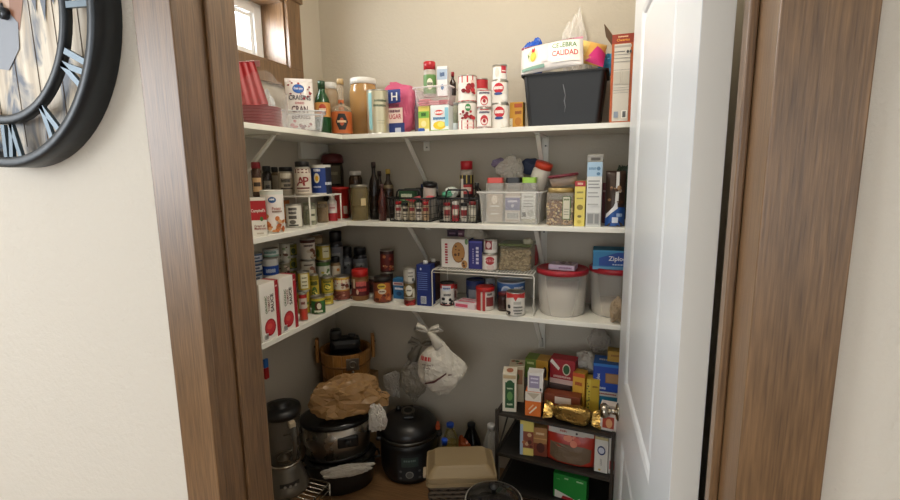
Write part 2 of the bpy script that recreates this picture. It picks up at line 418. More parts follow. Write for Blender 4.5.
PLASTER = wallmat('hall_plaster', '#dad3c6', .35); PANTRY = wallmat('pantry_plaster', '#bfb6a5', .3); CEILM = wallmat('ceiling_paint', '#e6e2d8', .2)
CAS = WOOD('casing_wood', '#46301a', '#8c6a46', .4)
CASH = WOOD('casing_wood_level', '#46301a', '#8c6a46', .4, True)
WHITE = C('#e9e7df', .4); SHELFM = C('#eceadf', .42, var=.03, scale=12)
FY = .70; BY = .877                       # faces of the wall with the doorway
JL, JR = -.770, .173
BYL = .838
w = MB()
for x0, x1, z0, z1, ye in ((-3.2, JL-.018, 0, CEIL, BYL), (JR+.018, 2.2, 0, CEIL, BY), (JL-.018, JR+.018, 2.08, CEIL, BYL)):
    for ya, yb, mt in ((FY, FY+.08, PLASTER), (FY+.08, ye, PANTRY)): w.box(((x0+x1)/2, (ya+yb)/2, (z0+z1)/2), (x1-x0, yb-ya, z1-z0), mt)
struct('wall_near', w)
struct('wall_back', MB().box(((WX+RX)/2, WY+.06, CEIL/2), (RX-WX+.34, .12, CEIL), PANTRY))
WZ0, WZ1, WYA, WYB = 1.945, 2.235, 1.12, 1.872     # window opening in the left wall
w = MB()
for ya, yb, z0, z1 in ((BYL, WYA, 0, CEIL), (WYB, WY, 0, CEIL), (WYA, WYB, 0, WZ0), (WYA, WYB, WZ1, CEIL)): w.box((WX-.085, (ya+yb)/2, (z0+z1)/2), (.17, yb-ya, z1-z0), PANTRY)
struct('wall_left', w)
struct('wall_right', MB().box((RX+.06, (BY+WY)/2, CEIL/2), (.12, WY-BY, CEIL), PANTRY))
FLOORM = WOOD('floor_planks', '#5b4029', '#96714c', .4, True, .7)
struct('floor', MB().box((-.5, -.55, -.05), (5.6, 5.7, .1), FLOORM))
struct('ceiling', MB().box((-.5, -.55, CEIL+.05), (5.6, 5.7, .1), CEILM))
# hall shell behind the camera: side wall with a wide window, far wall
w = MB()
for a in ((-3.4, -2.4, 0, CEIL), (-.5, .7, 0, CEIL), (-2.4, -.5, 0, .7), (-2.4, -.5, 2.2, CEIL)): w.box((-3.26, (a[0]+a[1])/2, (a[2]+a[3])/2), (.12, a[1]-a[0], a[3]-a[2]), PLASTER)
struct('wall_hall_left', w); w = MB()
struct('wall_hall_right', MB().box((2.26, -1.35, CEIL/2), (.12, 4.1, CEIL), PLASTER))
for x0, x1, z0, z1 in ((-3.2, 2.2, 0, .5), (-3.2, -2.7, .5, 2.3), (1.6, 2.2, .5, 2.3), (-3.2, 2.2, 2.3, CEIL)): w.box(((x0+x1)/2, -3.3, (z0+z1)/2), (x1-x0, .12, z1-z0), PLASTER)
struct('wall_hall_rear', w)
# casing and jambs of the doorway
def box2(mb, x0, x1, y0, y1, z0, z1, m, bev=.002): return mb.box(((x0+x1)/2, (y0+y1)/2, (z0+z1)/2), (x1-x0, y1-y0, z1-z0), m, bev)
struct('trim_1', box2(MB(), -.851, -.760, .680, FY, 0, 2.065, CAS))
struct('trim_2', box2(MB(), .168, .264, .680, FY, 0, 2.065, CAS))
struct('trim_3', box2(MB(), -.875, .288, .674, FY, 2.066, 2.18, CASH))
j = MB(); box2(j, JL-.018, JL, FY+.001, BYL, 0, 2.06, CAS, .001); box2(j, JL+.0005, JL+.009, .762, BYL, 0, 2.05, CAS, .003); struct('door_frame_1', j)
j = MB(); box2(j, JR, JR+.018, FY+.001, BY, 0, 2.06, CAS, .001); box2(j, JR-.013, JR-.0005, .797, .832, 0, 2.05, CAS, .003); struct('door_frame_2', j)
struct('door_frame_3', box2(MB(), JL, JR, FY+.001, BYL, 2.062, 2.08, CASH, .001))
# ------------------------------------------------------------------ the open door
DW, DT = .91, .049
door = tag(bpy.data.objects.new('door_1', None), None, None, None, 'structure'); COL.objects.link(door)
door.location = (.1113, .88, .012); door.rotation_euler = (0, 0, math.atan2(.0917, .9958))
DOORM = C('#dfe3e6', .32, var=.02, scale=30); EDGEM = C('#dcdad2', .5)
d = MB()      # local: y along the leaf, x thickness (0..DT), the panelled face looks to -x
rails = [(0, .2, 0, 2.03), (.73, DW, 0, 2.03), (.2, .73, 0, .20), (.2, .73, .55, .745), (.2, .73, 1.93, 2.03)]
for y0, y1, z0, z1 in rails: d.box((DT/2, (y0+y1)/2, (z0+z1)/2), (DT, y1-y0, z1-z0), DOORM)
d.build('door_leaf', door)
for z0, z1 in ((.20, .55), (.745, 1.93)):
    p = MB(); mo = [(0, .0), (.012, .004), (.018, .0095), (.03, .0095), (.045, .004)]
    for sx, fx in ((1, 0), (-1, DT)):
        def ring(i, dep): return [(fx+sx*dep, .2+i, z0+i), (fx+sx*dep, .73-i, z0+i), (fx+sx*dep, .73-i, z1-i), (fx+sx*dep, .2+i, z1-i)]
        vs = []; fs = []
        for i, dep in mo: vs += ring(i, dep)
        for q in range(len(mo)-1): fs += [(q*4+k, q*4+(k+1) % 4, q*4+4+(k+1) % 4, q*4+4+k) for k in range(4)]
        fs.append(tuple((len(mo)-1)*4+k for k in range(4)))
        p.add(vs, fs, DOORM)
    p.build('door_panel', door)
p = MB(); p.box((DT/2, -.0006, 1.015), (DT-.002, .001, 2.02), EDGEM); p.build('door_edge', door)
NICK = C('#b9b2a4', .22, 1)
k = MB()
for sx in (-1, 1):
    M = Matrix.Translation((0 if sx < 0 else DT, .852, .585)) @ Matrix.Rotation(sx*PI/2, 4, 'Y')
    k.lathe([(.032, 0), (.032, .004), (.024, .009), (.011, .011), (.010, .028), (.018, .034), (.027, .044), (.028, .054), (.022, .063), (0, .066)], NICK, 28, M=M)
k.build('door_handle', door)
for z in (.22, .80, 1.84):
    h = MB(); h.lathe([(.006, -.045), (.006, .045)], NICK, 12, (DT+.003, -.004, z)); h.build('hinge', door)
# ------------------------------------------------------------------ window
win = tag(bpy.data.objects.new('window_1', None), None, None, None, 'structure'); COL.objects.link(win)
VIN = C('#eef0f0', .35)
f = MB(); xo, xi = WX-.168, WX-.118
def frame(mb, x0, x1, ya, yb, z0, z1, t, m, bev=.002):
    for a in ((ya, ya+t, z0, z1), (yb-t, yb, z0, z1), (ya+t, yb-t, z0, z0+t), (ya+t, yb-t, z1-t, z1)): box2(mb, x0, x1, *a, m, bev)
frame(f, xo, xi, WYA+.014, WYB-.014, WZ0+.014, WZ1-.014, .045, VIN); frame(f, xo+.01, xi-.012, WYA+.06, WYB-.06, WZ0+.06, WZ1-.06, .018, VIN); f.build('window_frame', win)
g = MB(); box2(g, WX-.146, WX-.142, WYA+.075, WYB-.075, WZ0+.075, WZ1-.075, CLEAR('#ffffff', .04, .02), 0); g.build('window_glass', win)
r = MB(); box2(r, WX-.117, WX, WYB-.013, WYB, WZ0, WZ1, CAS, 0); box2(r, WX-.117, WX, WYA, WYA+.013, WZ0, WZ1, CAS, 0)
box2(r, WX-.117, WX, WYA+.013, WYB-.013, WZ0, WZ0+.013, CASH, 0); box2(r, WX-.117, WX, WYA+.013, WYB-.013, WZ1-.013, WZ1, CASH, 0); r.build('window_reveal', win)
for nm, a in (('side', (WYB-.006, WYB+.084, WZ0, WZ1+.006)), ('side', (WYA-.084, WYA+.006, WZ0, WZ1+.006)), ('head', (WYA-.10, WYB+.10, WZ1+.006, WZ1+.11)), ('sill', (WYA-.10, WYB+.084, WZ0-.085, WZ0))):
    c = MB(); box2(c, WX+.0005, WX+(.026 if nm == 'head' else .02), *a, CAS if nm == 'side' else WOOD('casing_wood_cross', '#46301a', '#8c6a46', .4), .002); c.build('window_trim', win)
# a conifer outside the window, pale in the glare
t = thing('conifer_tree', 'pale conifer tree outside the small high pantry window', 'tree', (-9.0, 5.6, 0))
MB().lathe([(.14, 0), (.10, 2.5), (.03, 5.2)], C('#7d6a55', .8), 10).build('trunk', t)
tr = MB(); rd = random.Random(4)
for q in range(150):
    z = .9+rd.random()*4.2; rr = 1.35*(5.4-z)/4.5*(.6+.4*rd.random()); a = rd.random()*2*PI
    p0 = Vector((0, 0, z+.2)); p1 = Vector((rr*math.cos(a), rr*math.sin(a), z-.18)); n = (p1-p0).cross(Vector((0, 0, 1))).normalized()*.22
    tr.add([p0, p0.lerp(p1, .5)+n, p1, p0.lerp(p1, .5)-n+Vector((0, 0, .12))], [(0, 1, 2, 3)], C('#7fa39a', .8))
tr.build('foliage', t)
struct('ground_outside', MB().box((-7.5, 2, -.16), (8, 10, .1), C('#8c8a7a', .9, var=.2, scale=3)))
# ------------------------------------------------------------------ shelves and brackets
S = {1: 1.641, 2: 1.263, 3: .892}
XL, YB = -1.142, 1.837
rank = {1: 'topmost', 2: 'middle', 3: 'lowest'}
for n, z in S.items():
    b = MB(); box2(b, WX+.002, RX-.004, YB, WY-.002, z-.019, z, SHELFM, .0015)
    tag(b.build('wall_shelf'), f'{rank[n]} white painted shelf board along the rear pantry wall', 'shelf', 'shelf boards on the rear wall')
    b = MB(); box2(b, WX+.002, XL, .96, YB-.0015, z-.019, z, SHELFM, .0015)
    tag(b.build('wall_shelf'), f'{rank[n]} white painted shelf board along the window wall', 'shelf', 'shelf boards on the window wall')
BRK = C('#e4e1d6', .4)
def bracket(label, loc, rz, reach=.25, drop=.215, nub=False):
    t = thing('shelf_bracket', label, 'bracket', loc, rz, 'white shelf brackets')     # local: wall plane y=0, reaching to -y, top z=0
    pd = .045 if nub else drop
    a = MB(); box2(a, -.014, .014, -.0045, -.001, -pd, -.001, BRK, .001); box2(a, -.014, -.0115, -.013, -.0045, -pd, -.001, BRK, 0); box2(a, .0115, .014, -.013, -.0045, -pd, -.001, BRK, 0); a.build('wall_plate', t)
    if nub: a = MB(); box2(a, -.010, .010, -.0045, -.001, -drop, -drop+.03, BRK, .001); a.build('wall_foot', t)
    a = MB(); box2(a, -.012, .012, -reach, -.0046, -.0045, -.001, BRK, .001); a.build('shelf_arm', t)
    L = math.hypot(reach-.03, drop-.02); an = math.atan2(drop-.02, reach-.03)
    M = Matrix.Translation((0, -.012, -drop+.012)) @ Matrix.Rotation(-an, 4, 'X')
    a = MB(); a.box((0, -L/2, 0), (.017, L, .0045), BRK, .001, M=M); a.box((-.007, -L/2, .004), (.0025, L, .006), BRK, M=M); a.box((.007, -L/2, .004), (.0025, L, .006), BRK, M=M); a.build('brace', t)
    for z in ((-.03,) if nub else (-.04, -.17)):
        s = MB(); s.lathe([(.004, 0), (.004, .0015), (0, .002)], C('#777777', .3, 1), 8, M=Matrix.Translation((0, -.0045, z)) @ Matrix.Rotation(PI/2, 4, 'X')); s.build('screw', t)
for n in (1, 2, 3):
    z = S[n]-.019
    bracket(f'white steel bracket under the {rank[n]} shelf, nearer the door', (-.308, WY, z), 0)
    bracket(f'white steel bracket under the {rank[n]} shelf, nearer the corner', (-.868, WY, z), 0, nub=True)
    if n == 1: bracket('white steel bracket on the window wall under the topmost shelf', (WX, 1.475, z), PI/2, .24)
b = MB(); box2(b, WX+.002, WX+.021, 1.90, 2.125, S[1]-.019-.075, S[1]-.0195, BRK, .001); tag(b.build('shelf_cleat'), 'short white ledger board under the topmost shelf at the corner', 'ledger board')
# ------------------------------------------------------------------ wall clock
ck = thing('wall_clock', 'large round wall clock with dark slate rim and raised roman numerals', 'clock', (-1.217, FY-.0005, 1.809))
SL = C('#30363c', .38, .3); SL2 = C('#51616c', .35, .4)
R0 = .315; RotX = Matrix.Rotation(PI/2, 4, 'X')       # lathe z -> -y (towards the hall)
MB().lathe([(R0-.02, 0), (R0, 0), (R0, .05), (R0-.004, .053), (R0-.018, .053), (R0-.021, .048), (R0-.022, .012)], SL, 72, M=RotX, caps=False).build('rim', ck)
PL = WOOD('clock_planks', '#b8a184', '#e6d7bd', .6)
fm, nt, b, o = newmat('clock_face')
tc = nt.nodes.new('ShaderNodeTexCoord'); mp = nt.nodes.new('ShaderNodeMapping'); mp.inputs['Scale'].default_value = (30, 30, 2.2); nt.links.new(tc.outputs['Object'], mp.inputs[0])
n1 = nt.nodes.new('ShaderNodeTexNoise'); n1.inputs['Scale'].default_value = 1.3; n1.inputs['Detail'].default_value = 7; nt.links.new(mp.outputs[0], n1.inputs[0])
r1 = nt.nodes.new('ShaderNodeValToRGB'); r1.color_ramp.elements[0].color = lin('#a99375'); r1.color_ramp.elements[1].color = lin('#efe4cf'); r1.color_ramp.elements[0].position = .3; r1.color_ramp.elements[1].position = .65; nt.links.new(n1.outputs[0], r1.inputs[0])
n2 = nt.nodes.new('ShaderNodeTexNoise'); n2.inputs['Scale'].default_value = 7; n2.inputs['Detail'].default_value = 8; n2.inputs['Distortion'].default_value = 1.2; mp2 = nt.nodes.new('ShaderNodeMapping'); mp2.inputs['Scale'].default_value = (1.6, 1, .8); mp2.inputs['Location'].default_value = (1.7, 0, .25); nt.links.new(tc.outputs['Object'], mp2.inputs[0]); nt.links.new(mp2.outputs[0], n2.inputs[0])
r2 = nt.nodes.new('ShaderNodeValToRGB'); r2.color_ramp.elements[0].position = .52; r2.color_ramp.elements[1].position = .64; nt.links.new(n2.outputs[0], r2.inputs[0])
mx = nt.nodes.new('ShaderNodeMix'); mx.data_type = 'RGBA'; mx.inputs[7].default_value = lin('#626a78'); nt.links.new(r1.outputs[0], mx.inputs[6]); nt.links.new(r2.outputs[0], mx.inputs[0])
nt.links.new(mx.outputs[2], b.inputs['Base Color']); b.inputs['Roughness'].default_value = .5
fc = MB(); fc.prism([((R0-.0215)*math.cos(q*PI/32), (R0-.0215)*math.sin(q*PI/32)) for q in range(64)], .004, .012, fm, M=RotX)
fc.deco(lambda u, v, o: (u, -.0123-o, v), .2, .2, [('p', [(-.2, 1.0), (.14, .9), (.26, .5), (.28, .1), (.16, -.18), (.02, -.02), (-.12, .1), (-.3, .6)], '#9c6a4c'), ('p', [(-.25, .4), (-.05, .45), (.08, .2), (.05, .0), (-.2, -.05)], '#c9a68c'), ('p', [(-.16, .1), (-.04, .12), (-.02, .0), (-.14, -.02)], '#2a2422'), ('p', [(-.4, -.15), (.0, .05), (.16, -.1), (.12, -.35), (-.1, -.55), (-.4, -.5)], '#8e949e'), ('p', [(.3, 1), (.36, .3), (.46, -.05), (.52, .25), (.58, -.15), (.66, .2), (.74, .0), (.86, .5), (.9, 1)], '#67707d')])
for q in range(-4, 5): fc.box((q*.07, -.0124, 0), (.0022, .0004, 2*math.sqrt(max(0, .27**2-(q*.07)**2))), C('#5a4a3a', .8))
fc.build('clock_face', ck)
MB().lathe([(.207, .030), (.207, .042), (.21, .045), (.222, .045), (.225, .042), (.225, .030), (.207, .030)], SL, 64, M=RotX, caps=False).build('inner_ring', ck)
ROM = {1: 'I', 2: 'II', 3: 'III', 4: 'IV', 5: 'V', 6: 'VI', 7: 'VII', 8: 'VIII', 9: 'IX', 10: 'X', 11: 'XI', 12: 'XII'}
for hnum, s in ROM.items():
    a = PI/2-hnum*PI/6; nm = MB(); r0, r1 = .2255, .2925
    adv = {'I': .022, 'V': .044, 'X': .042}; tot = sum(adv[c] for c in s); x = -tot/2
    for c in s:
        wd = adv[c]; xc = x+wd/2; x += wd
        bars = {'I': [(xc, xc)], 'V': [(xc, xc-.015), (xc, xc+.015)], 'X': [(xc-.012, xc+.012), (xc+.012, xc-.012)]}[c]
        for b0, b1 in bars:       # b0 inner end, b1 outer end (tops of numerals point outwards)
            P = [Vector((b0*.8, 0, r0)), Vector((b1, 0, r1))]; wv = .0058
            vs = []
            for p in P:
                for sx in (-wv, wv):
                    for yy in (-.036, -.043): vs.append((p.x+sx, yy, p.z))
            nm.add(vs, [(0, 1, 3, 2), (4, 6, 7, 5), (0, 4, 5, 1), (2, 3, 7, 6), (1, 5, 7, 3), (0, 2, 6, 4)], SL2, M=Matrix.Rotation(PI/2-a, 4, 'Y'))
    nm.build('roman_numeral', ck)
hd = MB(); hd.lathe([(.012, .013), (.012, .022), (0, .023)], SL, 20, M=RotX); hd.build('hub', ck)
for nm, ang, L in (('hour_hand', 292, .12), ('minute_hand', 318, .17)):
    q = MB(); q.box((0, -.019 if nm[0] == 'h' else -.0215, L/2), (.009, .0015, L), SL, M=Matrix.Rotation(math.radians(ang), 4, 'Y')); q.build(nm, ck)
# ------------------------------------------------------------------ light
wd = bpy.data.worlds.new('sky'); scene.world = wd; wd.use_nodes = True
bg = wd.node_tree.nodes['Background']; bg.inputs[0].default_value = (.93, .97, 1, 1); bg.inputs[1].default_value = 2.6
def area(name, loc, aim, size, watts, col, sy=None):
    l = bpy.data.lights.new(name, 'AREA'); l.energy = watts; l.color = col; l.size = size
    if sy: l.shape = 'RECTANGLE'; l.size_y = sy
    o = bpy.data.objects.new(name, l); COL.objects.link(o); o.location = loc
    o.rotation_euler = (Vector(aim)-Vector(loc)).to_track_quat('-Z', 'Y').to_euler(); return o
area('hall_window_light', (-3.1, -.75, 1.85), (-.2, .1, 1.35), 2.1, 58, (.94, .97, 1), 1.2)
area('pantry_window_light', (WX-.2, 1.5, 2.09), (-.2, 1.3, 1.6), .6, 18, (.93, .97, 1), .25)
pl = bpy.data.lights.new('pantry_ceiling_lamp', 'POINT'); pl.energy = 17; pl.color = (1, .93, .82); pl.shadow_soft_size = .14
po = bpy.data.objects.new('pantry_ceiling_lamp', pl); COL.objects.link(po); po.location = (-.42, 1.35, 2.40)
scene.view_settings.view_transform = 'Standard'; scene.view_settings.look = 'None'; scene.view_settings.gamma = 1; scene.view_settings.use_curve_mapping = False; scene.view_settings.exposure = 0
scene.cycles.transparent_max_bounces = 24; scene.cycles.max_bounces = 8; scene.cycles.use_denoising = True
# ================================================================== TOPMOST SHELF
z1 = S[1]
K = '#1b1a1a'; W_ = '#f1eee6'; RD = '#b8202a'; GR = '#2f6b35'
# red plates in a stack, by the window
px = place(236, 276, 104, z1, X=-1.262)
R_ = .088
for k in range(13):
    m = MB(); zz = .0052
    m.lathe([(R_*.62, 0), (R_*.64, .0008), (R_, .0085), (R_+.0025, .0088), (R_, .0102), (R_*.62, .0022), (0, .0022)], C(('#b5212d', '#c95560')[k % 2], .35), 36, ms=None)
    o = m.build('party_plate'); o.location = (px[0], px[1], z1+.0005+k*zz)
    tag(o, 'red disposable plate in the stack of red plates by the window', 'plate', 'red party plates stacked by the window')
zt = z1+.0005+12*.0052+.0112
t = thing('folded_tablecloth', 'pleated red plastic tablecloth folded upright on the stack of red plates', 'tablecloth', (px[0]-.005, px[1]+.0, zt), rot=(math.radians(-6), math.radians(-7), face(px[0], px[1])))
m = MB()
pts = []
for k in range(23): pts.append((-.05+.1*k/22, -.03-.002*math.cos(k*1.1)))
for k in range(23): pts.append((.05-.1*k/22, .03+.0025*(k % 2)))
m.prism(pts, .003, .155, C('#a3141f', .4), top=[(x*.78-.008, y) for x, y in pts]); m.build('folded_sheet', t)
m = MB(); m.prism([(-.05, -.034), (.05, -.034), (.05, .034), (-.05, .034)], .1552, .1568, C('#e7a7a7', .4), top=[(-.048, -.03), (.032, -.03), (.032, .03), (-.048, .03)]); m.build('fold_edge', t)
t = thing('plastic_sleeve', 'torn clear plastic sleeve draped around the red party plates', 'wrapper', (px[0], px[1], z1+.001), face(px[0], px[1]))
m = MB(); vs = []; fs = []
for j in range(9):
    for i in range(17):
        a = -1.5+3.0*i/16; v = j/8; rr = .103+.010*noise.noise(Vector((a*3, v*4, 3)))+.012*v
        vs.append((rr*math.sin(a), -rr*math.cos(a), .003+v*(.13+.05*math.sin(a*2+1)+.02*noise.noise(Vector((a*5, 1, 2))))))
for j in range(8):
    for i in range(16): fs.append((j*17+i, j*17+i+1, (j+1)*17+i+1, (j+1)*17+i))
m.add(vs, fs, CLEAR('#f3eeee', .07, .1), True); m.build('film', t)
m = MB(); m.crease((0, 0, .085), (.085, .06, .18), CLEAR('#e8f0f6', .4, .2), 5, .2, .35); o = m.build('clear_bag'); x, y = -1.352, 1.62
o.location = (x, y, z1+.004); tag(o, 'crumpled clear plastic bag behind the cranberry pouch by the window', 'plastic bag')
# cranberry pouch
x, y, w, h = place(286, 314, 78, z1, X=-1.285)
pouch('white dried cranberry pouch with blue oval logo by the window', w, h, .045, '#efebe6', [('r', -1, 1, .93, 1, '#e3ddd8'), ('x', 14, -.9, .95, .55, .97, ['#a62a3a', '#8e2030'], .07, 3), ('e', -.05, .80, .42, .085, '#1d4fa0'), ('e', -.05, .80, .37, .07, '#2f6cc0'), ('t', 'Ocean Spray', -.05, .80, .06, '#ffffff', .32), ('t', 'CRAISINS', .02, .64, .085, '#3c4150', .78), ('t', 'DRIED', .0, .54, .04, '#b03040'), ('t', 'CRAN-', .05, .43, .12, '#4a2030', .66), ('t', 'BERRIES', .05, .30, .09, '#4a2030', .66), ('x', 16, -.8, .9, .03, .22, ['#9b1f33', '#6f1626', '#c04050'], .12, 8)], (x, y, z1+.002), (math.radians(-5), 0, face(x, y)))
# clear tub in front
def tub(name, label, x, y, z, w, d, h, mat, rz, flare=1.12, rim=.006, cat='container', group=None, rimmat=None):
    t = thing(name, label, cat, (x, y, z), rz, group)
    def rr(w, d, c=.018, n=5):
        p = []
        for (sx, sy, a0) in ((1, 1, 0), (-1, 1, 90), (-1, -1, 180), (1, -1, 270)):
            for k in range(n+1):
                a = math.radians(a0+90*k/n); p.append((sx*(w/2-c)+c*math.cos(a), sy*(d/2-c)+c*math.sin(a)))
        return p
    m = MB(); n = 24
    rings = [(rr(w*.96, d*.96), 0), (rr(w, d), .006), (rr(w*flare, d*flare), h), (rr(w*flare+2*rim, d*flare+2*rim, .022), h), (rr(w*flare+2*rim, d*flare+2*rim, .022), h-.006), (rr(w*flare+2*rim-.003, d*flare+2*rim-.003, .022), h-.006)]
    inner = [(rr(w*flare-.004, d*flare-.004), h), (rr(w-.004, d-.004), .0085), (rr(w*.96-.004, d*.96-.004), .003)]
    vs = []; fs = []
    for p, z_ in rings: vs += [(a, b, z_) for a, b in p]
    for i in range(len(rings)-1): fs += [(i*n+k, i*n+(k+1) % n, (i+1)*n+(k+1) % n, (i+1)*n+k) for k in range(n)]
    fs.append(tuple(range(n-1, -1, -1)))
    m.add(vs, fs, mat, False)
    vs = []; fs = []
    for p, z_ in inner: vs += [(a, b, z_) for a, b in p]
    for i in range(len(inner)-1): fs += [(i*n+k, i*n+(k+1) % n, (i+1)*n+(k+1) % n, (i+1)*n+k) for k in range(n)]
    fs.append(tuple(range(2*n, 3*n))); m.add(vs, fs, mat, False)
    if rimmat:
        q = MB(); q.tube([(a, b, h+.0005) for a, b in rr(w*flare+2*rim, d*flare+2*rim, .022)], .0028, rimmat, 6, True); q.build('rim', t)
    m.build('tub_wall', t); return t
x, y = -1.196, 1.618
tub('plastic_bin', 'empty clear plastic bin in front of the cranberry pouch', x, y, z1, .165, .095, .072, CLEAR('#eef3f6', .14, .15), face(x, y, -4), rimmat=CLEAR('#f0f4f6', .55, .2))
# bottles near the corner
bottle('green glass bottle with orange label beside the cranberry pouch', (314.5, 330.5, 81), z1, CLEAR('#1a4a26', .9, .08), '#1f4426', [(.9, 0), (1, .01), (1, .56), (.88, .68), (.46, .80), (.40, .86), (.40, .95)], .86, .46, (.34, .60, '#c98e4a'), [('e', 0, .47, .5, .1, '#b4402c'), ('w', 0, .47, .05, '#f4e6c8', .44)], Y=1.862)
bottle('squat whiskey bottle with orange label and cork stopper', (331, 351.5, 79), z1, CLEAR('#c9b8a0', .3, .06), '#c6a878', [(.95, 0), (1, .015), (1, .44), (.9, .50), (.36, .545), (.27, .58), (.27, .92)], .90, .34, (.04, .42, '#b8602e'), [('p', [(-.62, .24), (-.3, .38), (.3, .38), (.62, .24), (.3, .1), (-.3, .1)], K), ('e', 0, .24, .22, .07, '#a84a2a'), ('w', 0, .245, .04, '#e8c9a0', .45), ('b', 0, 0, K)], Y=1.905, content=CLEAR('#7a4416', .7, .1), fill=.4)
MB().deco(cyl_map(.0125), .0125, .20, [('r', -1.2, 1.2, .56, .78, '#b8602e'), ('e', 0, .68, .5, .05, K)], 4).build('neck_label', bpy.data.objects['glass_bottle.001'])
jar('glass jar with white lid hidden behind the squat whiskey bottle', (322, 339, 83), z1, CLEAR('#c8b090', .6), '#e8e6e0', .12, content='#9c7a50', Y=2.045, name='glass_jar')
jar('large jar of golden honey with white lid', (350, 378, 79), z1, CLEAR('#c59a62', .72, .12), '#e9e7e0', .11, content='#c0935a', Y=2.03, name='honey_jar', fill=1.0, lidr=.92)
can('tall pale gold tin beside the honey jar', (367, 389, 91), z1, C('#cfcab0', .34, .8, 0, 8), [('r', -.95, -.55, .1, .93, '#8fc4c4'), ('w', .3, .75, .05, '#5e6a54', .6), ('w', .2, .64, .05, '#5e6a54', .6), ('r', -.1, .6, .3, .305, '#6d7860'), ('r', -.1, .6, .24, .245, '#6d7860')], Y=1.905, name='cookie_tin', cat='tin')
# pink sugar bag
x, y, w, h = place(379, 414.5, 81, z1, Y=1.965)
t = thing('sugar_bag', 'pink paper sugar bag with blue panel beside the gold tin', 'sugar bag', (x+.004, y+.05, z1))
m = MB(); m.crease((0, 0, h*.5), (w*1.0, .105, h*1.0), C('#c4587a', .5, bump=.6, scale=14, var=.1), 12, .035, 0, -.98, 44, 30, pw=.42, lobes=1.8); m.build('paper_bag', t)
d = MB(); d.deco(lambda u, v, o: (u-.004, -.0615-o-.001*math.cos(u*30), v), w*.48, h, [('r', -.75, .55, .02, .22, '#2e3f80'), ('r', -.6, .45, .22, .5, '#ecd6cf'), ('t', 'SUGAR', -.1, .34, .09, '#b8324a', .46), ('w', -.15, .44, .05, '#6b3a50', .45), ('p', [(-.65, .58), (.35, .60), (.35, .84), (-.5, .84)], '#2e3f80'), ('t', 'H', -.05, .71, .15, '#f2f2f2'), ('w', -.2, .54, .045, '#5a2b40', .45), ('r', -.05, .32, .04, .13, '#c9d0e8')]); d.build('printed_front', t)
bottle('slim purple grey bottle beside the pink sugar bag', (414.5, 420.5, 99), z1, CLEAR('#8b7f90', .75, .2), '#6d6472', [(.9, 0), (1, .02), (1, .75), (.7, .84), (.6, .95)], .88, Y=1.99)
carton('slim yellow tea box under the clear tub of pink packets', (418, 429.5, 106), z1, .06, '#e3d36a', [('r', -1, 1, .55, .8, '#7ab24a'), ('w', 0, .68, .14, '#2c5a2a', .45), ('r', -1, 1, .0, .14, '#f0ead8'), ('e', 0, .33, .5, .12, '#f2e2a0')], Y=1.905, rz=0, name='tea_box', cat='box')
carton('white and green lemon drink box under the clear tub', (430, 449, 105), z1, .075, '#e6ecec', [('e', .0, .24, .72, .16, '#e2c22e'), ('e', .15, .27, .4, .1, '#f0dd6a'), ('r', -1, 1, .0, .07, '#7ea84a'), ('e', -.05, .72, .5, .1, '#d9483a'), ('w', 0, .5, .1, '#2d76a8', .7), ('w', -.05, .72, .08, '#ffffff', .45), ('r', .6, 1, .2, .9, '#8cc3d6')], Y=1.89, rz=2, name='drink_mix_box', cat='box')
m = MB(); m.lathe([(.014, 0), (.014, .012), (.012, .014), (0, .014)], C('#2456b0', .35), 20); o = m.build('bottle_cap'); x, y, _, _ = place(418, 425, 127, z1, Y=1.866); o.location = (x, y, z1); tag(o, 'loose blue bottle cap on the topmost shelf edge', 'cap')
# clear tub of pink packets lying across the boxes
zt = z1+.1045
x, y, w, h = place(417, 456, 84, zt, Y=1.955)
T = tub('storage_tub', 'shallow clear tub of pink packets resting on the tea boxes', x, 1.945, zt+.0008, .145, .105, .075, CLEAR('#f0e6e8', .08, .15), math.radians(-2), 1.08, rimmat=CLEAR('#f4eef0', .55, .2))
m = MB()
rd = random.Random(2)
for k in range(7):
    m.box((0, 0, 0), (.05, .07, .008), C(('#d8707e', '#e59aa0', '#c9505f')[k % 3], .4), .002, M=Matrix.Translation((-.045+.09*(k % 3)/2, .002*k, .010+.0085*(k//3)+.0005*k)) @ Matrix.Rotation(rd.uniform(-.25, .25), 4, 'Z'))
m.build('sweetener_packets', T)
zb = zt+.045
bottle('spice bottle with red cap standing in the clear tub of pink packets', (423.5, 436, 62), zb, CLEAR('#d8d0c4', .45), '#b5232c', [(.95, 0), (1, .02), (1, .70), (.9, .78)], .76, .96, (.08, .62, '#5f8a4a'), [('e', 0, .35, .5, .16, '#e8e2cc'), ('w', 0, .35, .09, '#2d4a2a', .45)], Y=1.95, name='spice_bottle')
carton('small white tea box standing in the clear tub of pink packets', (437, 447.5, 66), zb, .03, '#e9e9ea', [('r', -1, 1, .55, .9, '#aebfd2'), ('w', 0, .72, .14, '#2a4a78', .45), ('e', 0, .3, .3, .1, '#4c7fb0')], Y=1.94, rz=8, name='small_box', cat='box')
bottle('tiny dark bottle with red cap at the end of the clear tub', (449.5, 456, 72), zb, CLEAR('#2a1712', .92), '#8e1c24', [(.9, 0), (1, .03), (1, .55), (.45, .70), (.4, .85)], .80, .5, Y=1.95)
jar('jar of olives with silver lid beside the lemon drink box', (449.5, 459, 103), z1, CLEAR('#c8ccb8', .4), '#9aa0a0', .1, band=(.05, .35, '#cfd8de'), content='#4a5a34', Y=1.975, name='olive_jar')
